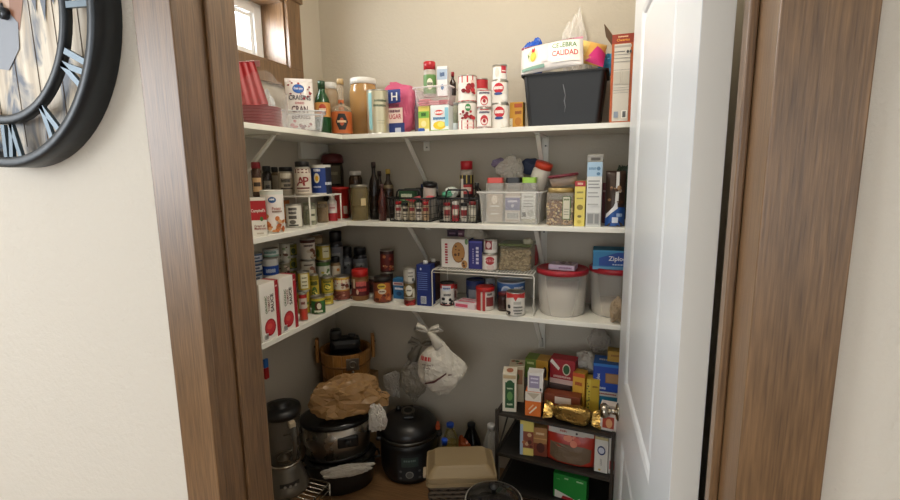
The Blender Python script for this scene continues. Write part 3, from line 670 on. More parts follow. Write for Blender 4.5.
# tins near the middle
cherry = [('b', 0, .46, '#ece7df'), ('b', .46, 1, '#e9e4dc'), ('r', -1.2, 1.2, .72, .98, '#c02a30'), ('x', 12, -.8, .9, .32, .62, ['#a01f26', '#c03038', '#7e151c'], .2, 4), ('r', .35, .8, .66, .8, '#e9c7b8'), ('r', -1.2, 1.2, .02, .05, '#c02a30')]
cherry2 = [('b', .0, 1, '#ece7df'), ('r', -1.3, 1.3, .03, .36, '#ac2233'), ('x', 12, -.9, .9, .42, .72, ['#a01f26', '#c03038', '#7e151c'], .2, 9), ('e', .05, .80, .3, .13, '#3c8a4c'), ('w', .05, .80, .07, '#f3f0e8', .22), ('w', .1, .25, .08, '#f0d8d0', .5), ('r', -.3, .9, .1, .13, '#e8a8a8')]
za = can('cherry can with red lower band, bottom of its stack', (458, 477, 103), z1, '#ece7df', cherry2, Y=1.925)
can('cherry can with red upper band, on top of its stack', (458, 477, 76.5), za+.0003, '#ece7df', cherry, Y=1.925)
za = can('pale red-topped can behind the milk cans, bottom of its stack', (473, 488, 105), z1, '#e0d9d0', [('b', .7, 1, '#b5303a')], Y=2.045)
can('pale red-topped can behind the milk cans, top of its stack', (473, 488, 79.5), za+.0003, '#e0d9d0', [('b', .62, 1, '#c23038'), ('r', -.2, .9, .2, .5, '#c9a9a0')], Y=2.045)
cond = [('b', 0, 1, '#efece6'), ('b', .0, .07, '#c23038'), ('e', 0, .42, .55, .26, '#c2303a'), ('e', 0, .36, .42, .15, '#e8d8d0'), ('e', 0, .40, .2, .1, '#a02028'), ('w', 0, .82, .1, '#2c2a50', .75), ('r', -.6, .6, .93, .97, '#c23038')]
za = can('short condensed milk can, lower one of the pair', (477, 491.5, 109.5), z1, '#efece6', cond, Y=1.878, name='milk_can')
can('short condensed milk can, upper one of the pair', (477, 491.5, 90.5), za+.0003, '#efece6', cond, Y=1.878, name='milk_can')
evap = [('b', 0, 1, '#efe9df'), ('r', -1.4, -.1, .02, .98, '#e8e3dc'), ('e', -.25, .66, .62, .22, '#c42634'), ('r', -.9, .25, .58, .74, '#c42634'), ('w', -.28, .67, .13, '#f4efe8', .52), ('e', -.3, .42, .5, .06, '#35508c'), ('e', .45, .25, .35, .16, '#f6f2ea'), ('b', .96, 1, '#d8c9b0')]
za = can('evaporated milk can, bottom of the tall stack of three', (492, 509, 104.5), z1, '#efe9df', evap, Y=1.905, name='milk_can', tw=6)
zb2 = can('evaporated milk can, middle of the tall stack of three', (491.5, 508.5, 81.5), za+.0003, '#efe9df', evap, Y=1.905, name='milk_can', tw=4)
can('smaller evaporated milk can on top of the tall stack', (492.5, 507, 65.5), zb2+.0003, '#efece6', [('b', 0, 1, '#efece6'), ('r', .2, 1, .45, .9, '#bd3040'), ('r', .3, .9, .55, .62, '#e8dcd4'), ('e', -.4, .5, .3, .3, '#dad2c6'), ('b', .9, 1, '#c4b090')], Y=1.905, name='milk_can')
carton('small orange carton between the milk cans and the black bin', (509.5, 523, 102), z1, .055, '#d29a34', [('w', .3, .62, .12, '#8a3a1a', .5), ('r', -1, -.55, .05, .42, '#e9e2cc'), ('x', 8, -.98, -.6, .06, .4, [K], .04, 4), ('r', -.3, .9, .8, .94, '#b5542a'), ('e', .3, .3, .5, .15, '#c07a24')], Y=1.965, rz=0)
# black bin of snacks
x, y, w, h = place(526, 604, 79, z1, Y=1.86)
T = tub('storage_bin', 'black plastic storage bin full of snack bags', x-.010, 1.985, z1, .266, .2, .195, C('#121315', .42), 0, 1.13, .009, 'storage bin')
bx, by = x-.010, 1.985
m = MB(); pt = [(.0, -.1095, .15), (.005, -.1085, .13), (.009, -.1065, .11), (.006, -.1045, .09), (.01, -.1035, .07), (.007, -.102, .05)]
m.tube([(a, b-.0035, c) for a, b, c in pt], [.0012, .0022, .0014, .0026, .0016, .0008], C('#77777a', .6), 5); m.build('scuff_mark', T)
pouch('white tortilla chip bag with a rooster emblem, lying on the black bin', .235, .125, .05, '#e6e0dc', [('r', -1, 1, .9, .99, '#c88aa0'), ('w', -.1, .945, .07, '#8a2048', .9), ('e', -.58, .52, .17, .24, '#e9d9b0'), ('e', -.56, .45, .1, .17, '#d8b23c'), ('p', [(-.66, .5), (-.5, .62), (-.48, .5), (-.56, .3)], '#e8c84e'), ('p', [(-.62, .62), (-.6, .8), (-.56, .7), (-.53, .82), (-.5, .7), (-.52, .6)], '#c02a2a'), ('p', [(-.68, .5), (-.76, .62), (-.72, .42)], '#5a7a3c'), ('p', [(-.3, .2), (-.08, .2), (-.08, .8), (-.3, .8)], '#d8cfd0'), ('r', 0.02, .9, .12, .85, '#f0ece4'), ('t', 'CELEBRA', .44, .66, .17, '#4a7a3a', .38), ('t', 'CALIDAD', .46, .38, .19, '#c0282c', .4), ('r', -.95, -.2, .06, .14, '#8ab0a0')], (bx-.048, by-.085, z1+.210), (math.radians(-26), math.radians(-5), math.radians(-2)), group=None, seed=3)
pouch('yellow and hot pink snack bag slumped in the black bin', .12, .11, .04, '#e8b45c', [('p', [(-.2, .05), (1, .0), (1, .55), (.35, .7)], '#d83a86'), ('p', [(-.9, .3), (-.3, .2), (-.1, .8), (-.8, .95)], '#f0cf7a')], (bx+.078, by-.012, z1+.235), (math.radians(-30), math.radians(14), math.radians(12)), seed=8)
def crumpled(name, label, c, d, mat, seed, amp=.22, freq=2.2, pw=.85, cat='plastic bag', rz=0, flat=None, pinch=0, part=None):
    o = MB().crease((0, 0, 0), d, mat, seed, amp, pinch, flat, pw=pw).build(name); o.location = c; o.rotation_euler = (0, 0, rz); return tag(o, label, cat)
crumpled('clear_bag', 'clear cellophane bag standing up out of the black bin', (bx+.02, by+.115, z1+.335), (.11, .045, .26), CLEAR('#f3eee6', .3, .08, .6), 3, .3, 2.6, pinch=.55)
crumpled('snack_bag', 'bright blue crumpled snack bag at the rooster end of the black bin', (bx-.145, by+.06, z1+.286), (.10, .06, .15), C('#2456b8', .22, bump=.8, scale=30), 6, .2, 2.4, cat='bag')
crumpled('snack_bag', 'teal crumpled snack bag at the cereal end of the black bin', (bx+.15, by+.085, z1+.245), (.075, .05, .10), C('#3a93bd', .22, bump=.8, scale=30), 9, .2, 2.4, cat='bag')
# cereal box, open at the top
x, y, w, h = place(606, 629.5, 34, z1, Y=1.855)
t = thing('cereal_box', 'tall opened cereal box standing beside the black bin', 'cereal box', (x+.013, y+.10, z1), 0)
bw, bd = .074, .19
ORG = '#b0521f'
m = MB()
for a in ((-bw/2, bw/2, -bd/2, -bd/2+.0012), (-bw/2, bw/2, bd/2-.0012, bd/2), (-bw/2, -bw/2+.0012, -bd/2+.0012, bd/2-.0012), (bw/2-.0012, bw/2, -bd/2+.0012, bd/2-.0012)): box2(m, *a, 0, h, C(ORG, .4), 0)
box2(m, -bw/2, bw/2, -bd/2, bd/2, 0, .0015, C(ORG, .4), 0)
m.deco(front_map(bd), bw/2, h, [('r', -1, 1, .9, 1, '#8e2f16'), ('t', 'Cheerios', 0, .935, .028, '#e8a23a', .82), ('w', 0, .97, .014, '#e8c39a', .45), ('r', -.76, .7, .02, .89, '#cfc8bb'), ('r', -.78, .78, .85, .875, '#a8a196'), ('r', -.75, .2, .8, .81, '#555'), ('e', .45, .80, .12, .018, '#444'), ('e', .7, .80, .1, .018, '#444'), ('r', -.75, .7, .77, .775, '#666'), ('r', -.75, .7, .73, .735, '#666'), ('r', -.75, .7, .69, .695, '#666'), ('r', -.75, .75, .6, .603, '#333'), ('r', -.72, -.1, .44, .58, '#bdb6a8'), ('r', .0, .7, .44, .58, '#bdb6a8'), ('r', -.75, .75, .40, .404, '#777'), ('r', -.7, .7, .37, .374, '#777'), ('r', -.7, .6, .34, .344, '#777'), ('r', -.6, -.2, .06, .13, '#8d98a8'), ('r', .1, .6, .05, .14, '#f0ede4'), ('r', .2, .5, .06, .13, '#555')])
m.deco(right_map(bw), bd/2, h, [('r', -1, 1, .55, .9, '#d9852c'), ('e', 0, .3, .7, .16, '#6f3a1c'), ('t', 'Cheerios', 0, .72, .07, '#fff0d0', .8)])
m.build('carton_body', t)
KB = C('#6e5a44', .7)
for a, nm in (((-bw/2, 0, bd*.96, -55, 'Y', 1), 'flap'), ((bw/2, 0, bd*.96, 38, 'Y', -1), 'flap')):
    M = Matrix.Translation((a[0], 0, h+.0004)) @ Matrix.Rotation(math.radians(-35 if a[5] > 0 else 48), 4, 'Y')
    f = MB(); f.add([(0, -bd*.48, 0), (0, bd*.48, 0), (.0, bd*.40, .048), (.0, -bd*.44, .052)], [(0, 1, 2, 3)], KB, M=M); f.add([(.0012, -bd*.48, 0), (.0012, bd*.48, 0), (.0012, bd*.40, .048), (.0012, -bd*.44, .052)], [(3, 2, 1, 0)], C(ORG, .4), M=M); f.build('flap', t)
# ================================================================== MIDDLE SHELF, window wall
z2 = S[2]
BLUE = '#1f4fa3'
carton('red and white soup carton at the door end of the middle shelf', (251, 266.5, 198), z2, .05, '#f0ece2', [('r', -1, 1, .42, .93, '#b3242b'), ('r', -1, 1, .93, 1, '#e8e2d6'), ('t', "Campbell's", -.02, .66, .11, '#f4efe6', .92), ('e', .35, .45, .22, .06, '#4d7a3a'), ('t', 'Cream of', .05, .27, .06, '#8a4a3a', .7), ('t', 'Mushroom', .1, .2, .065, '#a0302c', .75), ('r', -.4, .5, .05, .09, '#c9bfae')], right=[('r', -1, 1, .0, 1, '#d9d2c4'), ('r', -1, 1, .42, .93, '#952028')], X=-1.168, name='soup_carton')
zz = can('white food canister with orange potato picture beside the soup carton', (261, 284.5, 190), z2, '#efebe4', [('b', .0, .04, '#d8cdbd'), ('b', .93, 1, '#dfe3da'), ('x', 26, -1.3, 1.0, .06, .42, ['#c8763a', '#d9945a', '#e0b07e', '#b8602c'], .2, 5), ('e', .0, .78, .34, .07, '#2f5f95'), ('w', 0, .79, .04, '#ffffff', .2), ('t', 'Potato', .35, .58, .07, '#b05a4a', .4), ('w', .4, .51, .04, '#8a6a5a', .45), ('e', -.75, .5, .3, .18, '#d4dcc8')], X=-1.19, name='food_canister', cat='canister', plain=True, lid=C('#e6e4da', .4))
# stack behind the soup carton
za = can('dark red can behind the soup carton', (249, 263, 195), z2, '#7a2420', [('x', 10, -1, 1, .2, .8, ['#a04030', '#c8a080', '#5a1814'], .25, 7)], X=-1.285, h=.128)
jar('spice jar with red lid above the soup carton', (251.5, 262, 162), za+.0005, CLEAR('#5a3a2a', .7), '#8e1f27', .2, els=[('r', -.9, .9, .15, .55, '#c9a478'), ('r', -.7, .7, .3, .42, '#3a2a20')], X=-1.285, name='spice_jar')
# riser
t = thing('shelf_riser', 'small white wire riser carrying spice jars on the middle shelf', 'riser', (0, 0, z2))
RH = .125; rx0, rx1, ry0, ry1 = -1.405, -1.16, 1.60, 1.835
m = MB(); WP = C('#e9e5da', .4)
box2(m, rx0, rx1, ry0, ry1, RH-.006, RH, WP, .0015); m.build('riser_top', t)
for a, b in ((rx0+.004, ry0+.004), (rx1-.004, ry0+.004), (rx0+.004, ry1-.004), (rx1-.004, ry1-.004)):
    m = MB(); m.tube([(a, b, 0), (a, b, RH-.0062)], .0032, WP, 8); m.build('leg', t)
zr = z2+RH+.0005
jar('tall dark spice jar with black lid at the window end of the riser', (262.5, 272, 166), zr, CLEAR('#3a3230', .8), K, .2, els=[('r', -.8, .8, .1, .5, '#8f8a80'), ('w', 0, .3, .12, '#222', .45)], X=-1.372)
jar('narrow spice jar with black lid in the riser corner', (271.5, 279, 167), zr, CLEAR('#8a7a60', .7), '#20201f', .2, els=[('r', -.8, .8, .15, .7, '#b9ae98')], X=-1.375)
jar('seasoning jar with black lid and dark script label on the riser', (278.5, 294, 167), zr, CLEAR('#cfc4b0', .5), K, .17, content='#5a5040', band=(.22, .95, '#a89c88'), els=[('r', -.8, .8, .62, .78, '#d8cfbd'), ('w', -.1, .52, .12, '#2a2622', .6), ('w', .1, .36, .1, '#2a2622', .45), ('r', -.8, .8, .22, .28, '#4a4038')], X=-1.288)
jar('seasoning jar with black lid and big red letters on the riser', (294.5, 311, 161.5), zr, CLEAR('#d8cfc0', .5), K, .17, content='#b08a6a', band=(.08, .93, '#d8cdbd'), els=[('r', -1, 1, .66, .78, '#6a2a28'), ('w', 0, .72, .06, '#e8d8c8', .7), ('t', 'A', -.28, .42, .26, '#8a2426'), ('t', 'P', .36, .42, .26, '#8a2426'), ('r', -.8, .8, .2, .24, '#6a2a28'), ('r', -.7, .7, .12, .15, '#8a8074')], X=-1.212)
can('dark blue salt canister with yellow emblem on the riser', (311, 331.5, 165), zr, '#1d3c86', [('b', .93, 1, '#e4e2d8'), ('r', .45, 1.4, .0, .92, '#171d33'), ('e', -.45, .55, .3, .17, '#e8dfc0'), ('e', -.42, .54, .17, .1, '#e0a72c'), ('w', -.4, .82, .09, '#eef0f4', .35), ('w', -.45, .25, .06, '#d0d8ec', .4), ('w', .8, .36, .1, '#d8dce4', .45)], X=-1.222, name='salt_canister', cat='canister', lid=C('#e4e2d8', .4))
wh = [('b', 0, 1, '#dcd8cc'), ('w', -.15, .8, .12, '#3a3634', .55), ('w', -.2, .64, .12, '#3a3634', .5), ('r', -.7, .3, .38, .52, '#55504a'), ('e', -.2, .25, .4, .09, '#6a655c'), ('r', -.7, .5, .08, .14, '#4a4642')]
can('white tin with black lettering under the riser', (286, 302, 204), z2, '#dcd8cc', wh, X=-1.228)
jar('jar of dried green herbs under the riser', (303, 316.5, 203), z2, CLEAR('#b8b8a0', .35), '#8f9078', .12, content='#56602e', els=[('r', .1, .9, .2, .7, '#c9c6b0'), ('r', .2, .8, .4, .5, '#4a4f38')], X=-1.222, fill=.95, h=.095)
jar('jar of ground brown spice under the riser', (317, 328.5, 203), z2, CLEAR('#b09a7a', .4), '#9a8868', .12, content='#7d5f3c', X=-1.225, fill=.95, h=.092)
bottle('white bottle with red base band beside the red bucket', (327.5, 337, 195), z2, C('#e4ddd6', .4), '#e8e4dc', [(.9, 0), (1, .02), (1, .74), (.6, .85), (.5, .95)], .88, .6, (.02, .32, '#a8242c'), [('r', -.7, .7, .42, .68, '#d8c0bc'), ('r', -.6, .6, .5, .54, '#a04048')], X=-1.212)
carton('little orange box at the back beneath the riser', (283.5, 290, 199), z2, .03, '#b8682c', [('r', -.8, .8, .3, .7, '#d89a58')], X=-1.36, name='small_box', cat='box', h=.10)
# bucket and dark jug in the corner
x, y, w, h = place(330, 349.5, 187, z2, Y=1.985)
t = thing('plastic_bucket', 'small red plastic bucket in the corner of the middle shelf', 'bucket', (x, y, z2), face(x, y)); r = w/2
RB = C('#b8261f', .35)
MB().lathe([(r*.86, 0), (r*.88, .003), (r*.97, h-.012), (r*1.02, h-.012), (r*1.02, h), (r*.95, h), (r*.86, .006), (0, .006)], RB, 32).build('bucket_wall', t)
MB().lathe([(r*.945, h-.002), (r*.9, h-.001), (0, h-.001)], C('#d8452e', .4), 32).build('lid', t)
MB().deco(lambda u, v, o: ((r*.93+o)*math.sin(u/r), -(r*.93+o)*math.cos(u/r), v), r, h, [('r', .35, .8, .15, .4, '#d8c8b8')], 4, .004).build('price_sticker', t)
x, y, w, h = place(320, 345, 153, z2, Y=2.068)
t = thing('molasses_jug', 'dark jug with maroon lid standing behind the red bucket', 'jug', (x+.006, y, z2), face(x, y)); r = .052
MB().lathe([(r*.95, 0), (r, .005), (r, h*.72), (r*.95, h*.8), (r*.9, h*.86)], CLEAR('#2a2018', .92, .1), 28).build('jug_body', t)
MB().lathe([(r*1.04, h*.84), (r*1.06, h*.88), (r*1.0, h*.95), (r*.8, h*.985), (0, h)], C('#5a1c20', .4), 28).build('lid', t)
MB().deco(cyl_map(r+.0006), r, h, [('r', -.75, .75, .52, .8, '#5c5640'), ('w', 0, .68, .05, '#8f8868', .45)], 4).build('paper_label', t)
# jars and bottles along the rear wall
jar('round glass jar with silver lid and small tan sticker', (350, 369, 184.5), z2, CLEAR('#8a7a52', .55, .06), C('#a8a294', .3, .8), .09, content='#6a5c38', els=[('r', .15, .75, .42, .62, '#cdb98e')], Y=1.91, fill=.5, lidr=.95, name='glass_jar', r=.041)
jar('tall amber jar with white lid behind the silver lidded jar', (349.5, 363, 171), z2, CLEAR('#4a2f1c', .85, .1), '#dcd8d0', .1, Y=2.03, name='glass_jar')
def sauce(label, px, col, cap, Y, band=None, els=(), **k): return bottle(label, px, z2, CLEAR(col, .92, .06), cap, [(.95, 0), (1.08, .012), (1.08, .58), (.9, .68), (.46, .78), (.40, .83), (.42, .95)], .9, .48, band, els, Y=Y, name='sauce_bottle', **k)
sauce('tall dark sauce bottle beside the silver lidded jar', (369.5, 379, 162), '#1c120e', '#2a1a16', 1.955, (.18, .42, '#3f342a'), [('e', 0, .3, .5, .05, '#8a8478')])
sauce('dark bottle tucked behind the tall dark sauce bottle', (375.5, 384.5, 171), '#2c1814', '#3a2a26', 2.045)
sauce('maroon sauce bottle next to the wire basket', (378.5, 386, 184), '#4a2420', '#5a3a38', 1.90)
sauce('brown bottle with gold cap behind the wire basket', (383.5, 393.5, 169), '#3a2a20', '#c2a24a', 2.03, (.55, .68, '#8a7a5a'))
# ================================================================== MIDDLE SHELF, rear wall: baskets and bins
BLK = C('#17171a', .4)
def wire_basket(label, x, y, z, w, d, h, rz=0, handles=True):
    t = thing('wire_basket', label, 'wire basket', (x, y, z), rz, 'black wire baskets on the middle shelf')
    def rect(k, zz, wd, dd): return [(-wd/2*k, -dd/2*k, zz), (wd/2*k, -dd/2*k, zz), (wd/2*k, dd/2*k, zz), (-wd/2*k, dd/2*k, zz)]
    m = MB(); m.tube(rect(1, h, w, d), .0042, BLK, 8, True); m.build('rim', t)
    m = MB(); m.tube(rect(.93, .0028, w, d), .0026, BLK, 6, True)
    for f in (.33, .66):
        k = .93+.07*f; m.tube(rect(k, h*f, w, d), .0011, BLK, 5, True)
    for i in range(1, 12):
        u = -1+2*i/12
        for s_ in (-1, 1): m.tube([(u*w/2*.93, s_*d/2*.93, .002), (u*w/2, s_*d/2, h)], .0011, BLK, 5)
        m.tube([(u*w/2*.93, -d/2*.93, .0022), (u*w/2*.93, d/2*.93, .0022)], .0011, BLK, 5)
    for i in range(1, 10):
        u = -1+2*i/10
        for s_ in (-1, 1): m.tube([(s_*w/2*.93, u*d/2*.93, .002), (s_*w/2, u*d/2, h)], .0011, BLK, 5)
    for sx in (-1, 1):
        for sy in (-1, 1): m.tube([(sx*w/2*.93, sy*d/2*.93, .002), (sx*w/2, sy*d/2, h)], .0024, BLK, 6)
    m.build('wire_mesh', t)
    if handles:
        for s_ in (-1, 1):
            m = MB(); yy = s_*d/2; m.tube([(-w*.30, yy, h), (-w*.27, yy, h+.028), (-w*.23, yy, h+.036), (w*.23, yy, h+.036), (w*.27, yy, h+.028), (w*.30, yy, h)], .004, BLK, 8); m.build('handle', t)
    return t
x, y, w, h = place(384.5, 434, 199, z2, Y=1.865)
b1 = wire_basket('black wire basket of jars and packets beside the dark sauce bottles', x-.002, 1.963, z2+.0005, .2, .19, .102, math.radians(0)); b1x = x-.002
x, y, w, h = place(436.5, 480, 199, z2, Y=1.865)
b2x = x-.005
wire_basket('black wire basket holding the red capped spice bottle, beside the clear bin', b2x, 1.963, z2+.0005, .172, .19, .102, 0)
zb = z2+.006
rd = random.Random(5)
# jars seen through the wire of the first basket
cols = [('#d8cfc0', '#b8242c', 'red and cream'), ('#cfc4ae', K, 'cream with black lid'), ('#bfae90', '#8a7a5a', 'tan with brass lid'), ('#d6ccc0', '#c8c0b0', 'pale with white lid'), ('#b89a78', '#b8242c', 'brown with red lid')]
for i, (c, l, nm) in enumerate(cols):
    xx = b1x-.062+.031*i
    jar(f'small {nm} jar in the wire basket near the sauce bottles', (0, 10, 0), zb, CLEAR(c, .7), l, .18, band=(.1, .85, c), els=[('r', -.7, .7, .5, .72, ('#3a2a22', '#8e2a2a')[i % 2]), ('w', 0, .35, .08, '#5a4a3a', .6)], Y=1.90, h=.078 if i % 2 else .084, r=.0135, name='spice_jar') if False else None
def put_jar(label, x, y, z, r, h, body, lid, els=(), lidh=.18, name='spice_jar', band=True):
    t = thing(name, label, 'jar', (x, y, z), face(x, y)); lh = h*lidh; bh = h-lh
    MB().lathe([(r*.9, 0), (r, .004), (r, bh*.85), (r*.86, bh)], body, 20).build('jar_body', t)
    MB().lathe([(r*.9, bh+.0005), (r*.9, h-.001), (r*.8, h), (0, h)], C(lid, .35), 20).build('lid', t)
    if els: MB().deco(cyl_map(r+.0005), r, h, els, 4).build('paper_label', t)
for i, (c, l, nm) in enumerate(cols):
    xx = b1x-.065+.0325*i
    put_jar(f'small {nm} jar in the wire basket near the sauce bottles', xx, 1.897, zb, .0145, .082-.006*(i % 2), C(c, .4), l, [('r', -1.3, 1.3, .12, .72, c), ('r', -.8, .8, .5, .68, ('#8e2a2a', '#3a2a22')[i % 2]), ('w', 0, .34, .07, '#5a4a3a', .6), ('w', 0, .22, .07, '#5a4a3a', .5)])
carton('dark green spice packet box upright in the wire basket near the sauce bottles', None, zb, .035, '#234a2c', [('w', 0, .84, .12, '#c8d0b8', .7), ('r', -.8, .8, .66, .7, '#8fae7a'), ('e', 0, .4, .5, .2, '#c8b070')], loc=(b1x-.043, 1.955), rz=3, w=.075, h=.125, name='seasoning_box', cat='box')
carton('black seasoning box behind the dark green one in the wire basket', None, zb, .03, '#26302a', [('w', 0, .84, .12, '#a8b0a0', .7)], loc=(b1x-.035, 2.0), rz=-3, w=.08, h=.135, name='seasoning_box', cat='box')
# canister with a black lid tipped in the basket
t = thing('coffee_creamer', 'pale canister with black lid tilted in the wire basket near the sauce bottles', 'canister', (b1x+.04, 1.995, zb+.008), rot=(math.radians(9), math.radians(7), 0))
MB().lathe([(.028, 0), (.03, .003), (.03, .135), (.029, .139)], C('#c8c0b4', .4), 24).build('canister_body', t)
m = MB(); m.lathe([(.033, .1395), (.033, .153), (.030, .157), (.014, .157), (.013, .16), (0, .16)], C(K, .35), 28); m.build('lid', t)
carton('white tub edge with a dark blue rim behind the wire basket', None, z2, .012, '#dcd8d0', [('r', -1, 1, .86, 1, '#1f2f66')], loc=(b1x+.01, 2.085), rz=0, w=.085, h=.158, name='storage_tub', cat='tub')
for i in range(4):
    o = MB().box((0, 0, 0), (.045, .03, .006), C(('#b8323c', '#d05a60')[i % 2], .4), .002).build('seasoning_packet'); o.location = (b1x-.003+.024*i, 1.893+.014*i, zb+.0895+.0075*(i % 2)); o.rotation_euler = (.15, .2*(-1)**i, .5*i)
    tag(o, 'red foil seasoning packet lying on the jars in the wire basket near the sauce bottles', 'packet', 'red seasoning packets in the basket')
# second basket
cols2 = [('#c9bfae', '#a8242c', 'cream'), ('#a8323a', '#e0d8cc', 'red'), ('#d8d4c8', K, 'white'), ('#b9b4a0', '#8a2a2a', 'grey')]
for i, (c, l, nm) in enumerate(cols2):
    xx = b2x-.057+.038*i
    put_jar(f'small {nm} jar in the wire basket beside the clear bin', xx, 1.899, zb, .016, .078+.005*(i % 2), C(c, .4), l, [('r', -.8, .8, .3, .62, ('#8e2a2a', '#d8d0c0')[i % 2]), ('w', 0, .22, .07, '#5a4a3a', .6)])
bottle('tall steak spice bottle with red cap and yellow band in the wire basket', (460, 473.5, 161), zb, CLEAR('#c8beb0', .5), '#b5212a', [(.95, 0), (1, .02), (1, .78), (.85, .84)], .85, .88, (.28, .76, '#2e2422'), [('r', -1.4, 1.4, .62, .76, '#d0b84a'), ('r', -.9, .9, .44, .6, '#a82a2a'), ('w', 0, .52, .07, '#f0e0d0', .7), ('r', -1, -.5, .1, .7, '#d8cfc0')], Y=2.0, name='spice_bottle')
bottle('glass bottle with black cap at the end of the wire basket', (471.5, 482, 174), zb, CLEAR('#3a322a', .6, .08), K, [(.95, 0), (1, .02), (1, .5), (.5, .72), (.42, .85)], .82, .62, Y=1.945, h=.16, r=.016)
crumpled('produce_bag', 'white and mint green crumpled bag in the wire basket beside the clear bin', (b2x-.055, 1.96, zb+.118), (.05, .075, .055), C('#d8dcd2', .4, bump=.8, scale=30), 14, .2, 2.4)
crumpled('produce_bag', 'small mint green plastic bag in the wire basket beside the clear bin', (b2x-.06, 1.91, zb+.112), (.05, .035, .028), C('#4f9a78', .35, bump=.8, scale=30), 17, .2, 2.4)
o = MB().lathe([(.014, 0), (.014, .016), (0, .018)], C('#c0303a', .35), 16).build('bottle_cap'); o.location = (b2x-.03, 2.03, zb+.128); o.rotation_euler = (.4, .3, 0)
bpy.data.objects.remove(o)
# clear bin with flour and rice containers
x, y, w, h = place(479, 539, 195, z2, Y=1.858)
tub('plastic_bin', 'clear plastic bin holding colourful lidded containers', x-.003, 1.955, z2+.0005, .238, .165, .128, CLEAR('#eceae4', .17, .2), 0, 1.08, rimmat=CLEAR('#f0eee8', .6, .2))
cx0 = x-.003; zc = z2+.0045
def pantry_box(label, x, y, w, d, h, lid, cont, fill, els, tip=None, name='food_container'):
    t = thing(name, label, 'food container', (x, y, zc), face(x, y, -8) if not tip else 0, None, tip)
    def rr(w, d, c=.008): return [(sx*(w/2-c)+c*math.cos(math.radians(a)), sy*(d/2-c)+c*math.sin(math.radians(a))) for sx, sy, a0 in ((1, 1, 0), (-1, 1, 90), (-1, -1, 180), (1, -1, 270)) for a in (a0, a0+45, a0+90)]
    MB().prism(rr(w, d), 0, h-.022, CLEAR('#e8e2d8', .25, .15)).build('container_body', t)
    MB().prism(rr(w-.004, d-.004), .002, (h-.024)*fill, C(cont, .8, bump=.2, scale=200)).build('contents', t)
    MB().prism(rr(w*.9, d*.9), h-.0215, h, C(lid, .35), top=rr(w*.87, d*.87)).build('lid', t)
    if els: MB().deco(front_map(d), w/2, h, els).build('paper_label', t)
pantry_box('flour container with salmon red lid in the clear bin', cx0-.068, 1.925, .072, .072, .182, '#c8483c', '#ddcbb4', .72, [('r', -.5, .5, .36, .38, '#f4efe6'), ('e', 0, .52, .35, .1, '#e6d8c6'), ('w', 0, .2, .03, '#f4efe6', .4)])
pantry_box('rice container with black lid and purple label in the clear bin', cx0+.008, 1.925, .066, .066, .182, '#1e1e20', '#e0cdb8', .78, [('r', -.92, .92, .06, .60, '#d4c8bc'), ('r', -.9, .9, .28, .56, '#6c6a94'), ('w', 0, .48, .05, '#d8d4e4', .6), ('e', 0, .38, .2, .04, '#c8c4d8'), ('r', -.7, .7, .09, .23, '#efece6')]+[('r', -.62+.13*k, -.62+.13*k+(.05 if k % 3 else .09), .1, .22, '#222') for k in range(10)])
pantry_box('container with lime green lid and white label in the clear bin', cx0+.073, 1.925, .062, .066, .182, '#93bd3a', '#cfc9a8', .5, [('r', -.9, .9, .1, .66, '#dcdad2'), ('w', 0, .58, .05, '#9a9a90', .6), ('r', -.7, .7, .48, .5, '#8a8a84'), ('r', -.7, .5, .42, .44, '#8a8a84'), ('r', -.7, .6, .36, .38, '#8a8a84'), ('r', -.8, -.3, .14, .24, '#4a4a4a'), ('e', .3, .22, .4, .08, '#b8b8ae')])
t = thing('spice_jar', 'plastic jar with orange red lid tipped over the clear bin rim', 'jar', (cx0+.086, 1.994, z2+.141), rot=(math.radians(8), math.radians(20), 0))
MB().lathe([(.034, 0), (.037, .004), (.037, .075), (.032, .086)], C('#d8d0c4', .5), 26).build('jar_body', t)
MB().lathe([(.035, .0865), (.036, .106), (.034, .112), (0, .112)], C('#d2432a', .35), 30).build('lid', t)
crumpled('zip_bag', 'open clear zip bag of pale snacks on top of the clear bin', (cx0-.025, 2.005, z2+.225), (.12, .06, .11), CLEAR('#d8d2c4', .42, .12, .6), 21, .24, 2.4, pinch=.3)
crumpled('zip_bag', 'lavender folded corner of a zip bag behind the clear bin', (cx0-.085, 2.045, z2+.245), (.07, .03, .045), CLEAR('#8f7f9f', .7, .2), 24, .2, 2.0)
crumpled('cloth_bundle', 'dark slate blue cloth bundle behind the orange red lidded jar', (cx0+.045, 2.06, z2+.232), (.11, .045, .07), C('#39415a', .8, bump=.5, scale=50), 27, .1, 1.6, cat='cloth')
# granola tub and its neighbours
x, y, w, h = place(546, 573, 193, z2, Y=1.86)
t = thing('granola_tub', 'clear square tub of granola with a white label', 'food container', (x, y+.055, z2))
MB().box((0, 0, h/2), (w, .10, h), CLEAR('#d8ccb8', .22, .1), .006).build('tub_wall', t)
m = MB(); rdx = random.Random(9); gc = ['#7a4a26', '#b58a52', '#d8bd8a', '#54301a', '#c39a62', '#8c5a30']
m.box((0, 0, h*.39), (w-.008, .09, h*.74), C('#6e4526', .8, bump=.6, scale=180), .003)
for k in range(230):
    u, v = rdx.uniform(-.46, .46)*w, rdx.uniform(.03, .75)*h; fr = rdx.random() < .8; q = rdx.uniform(.003, .006)
    c = (u, -.0465, v) if fr else (w*.455*(-1)**k, rdx.uniform(-.04, .04), v)
    m.blob(c, (q*2, q*1.2, q*1.5), C(rdx.choice(gc), .8), k, .15, 2, nu=6, nv=4)
m.build('granola', t); t.children[-1]['kind'] = 'stuff'
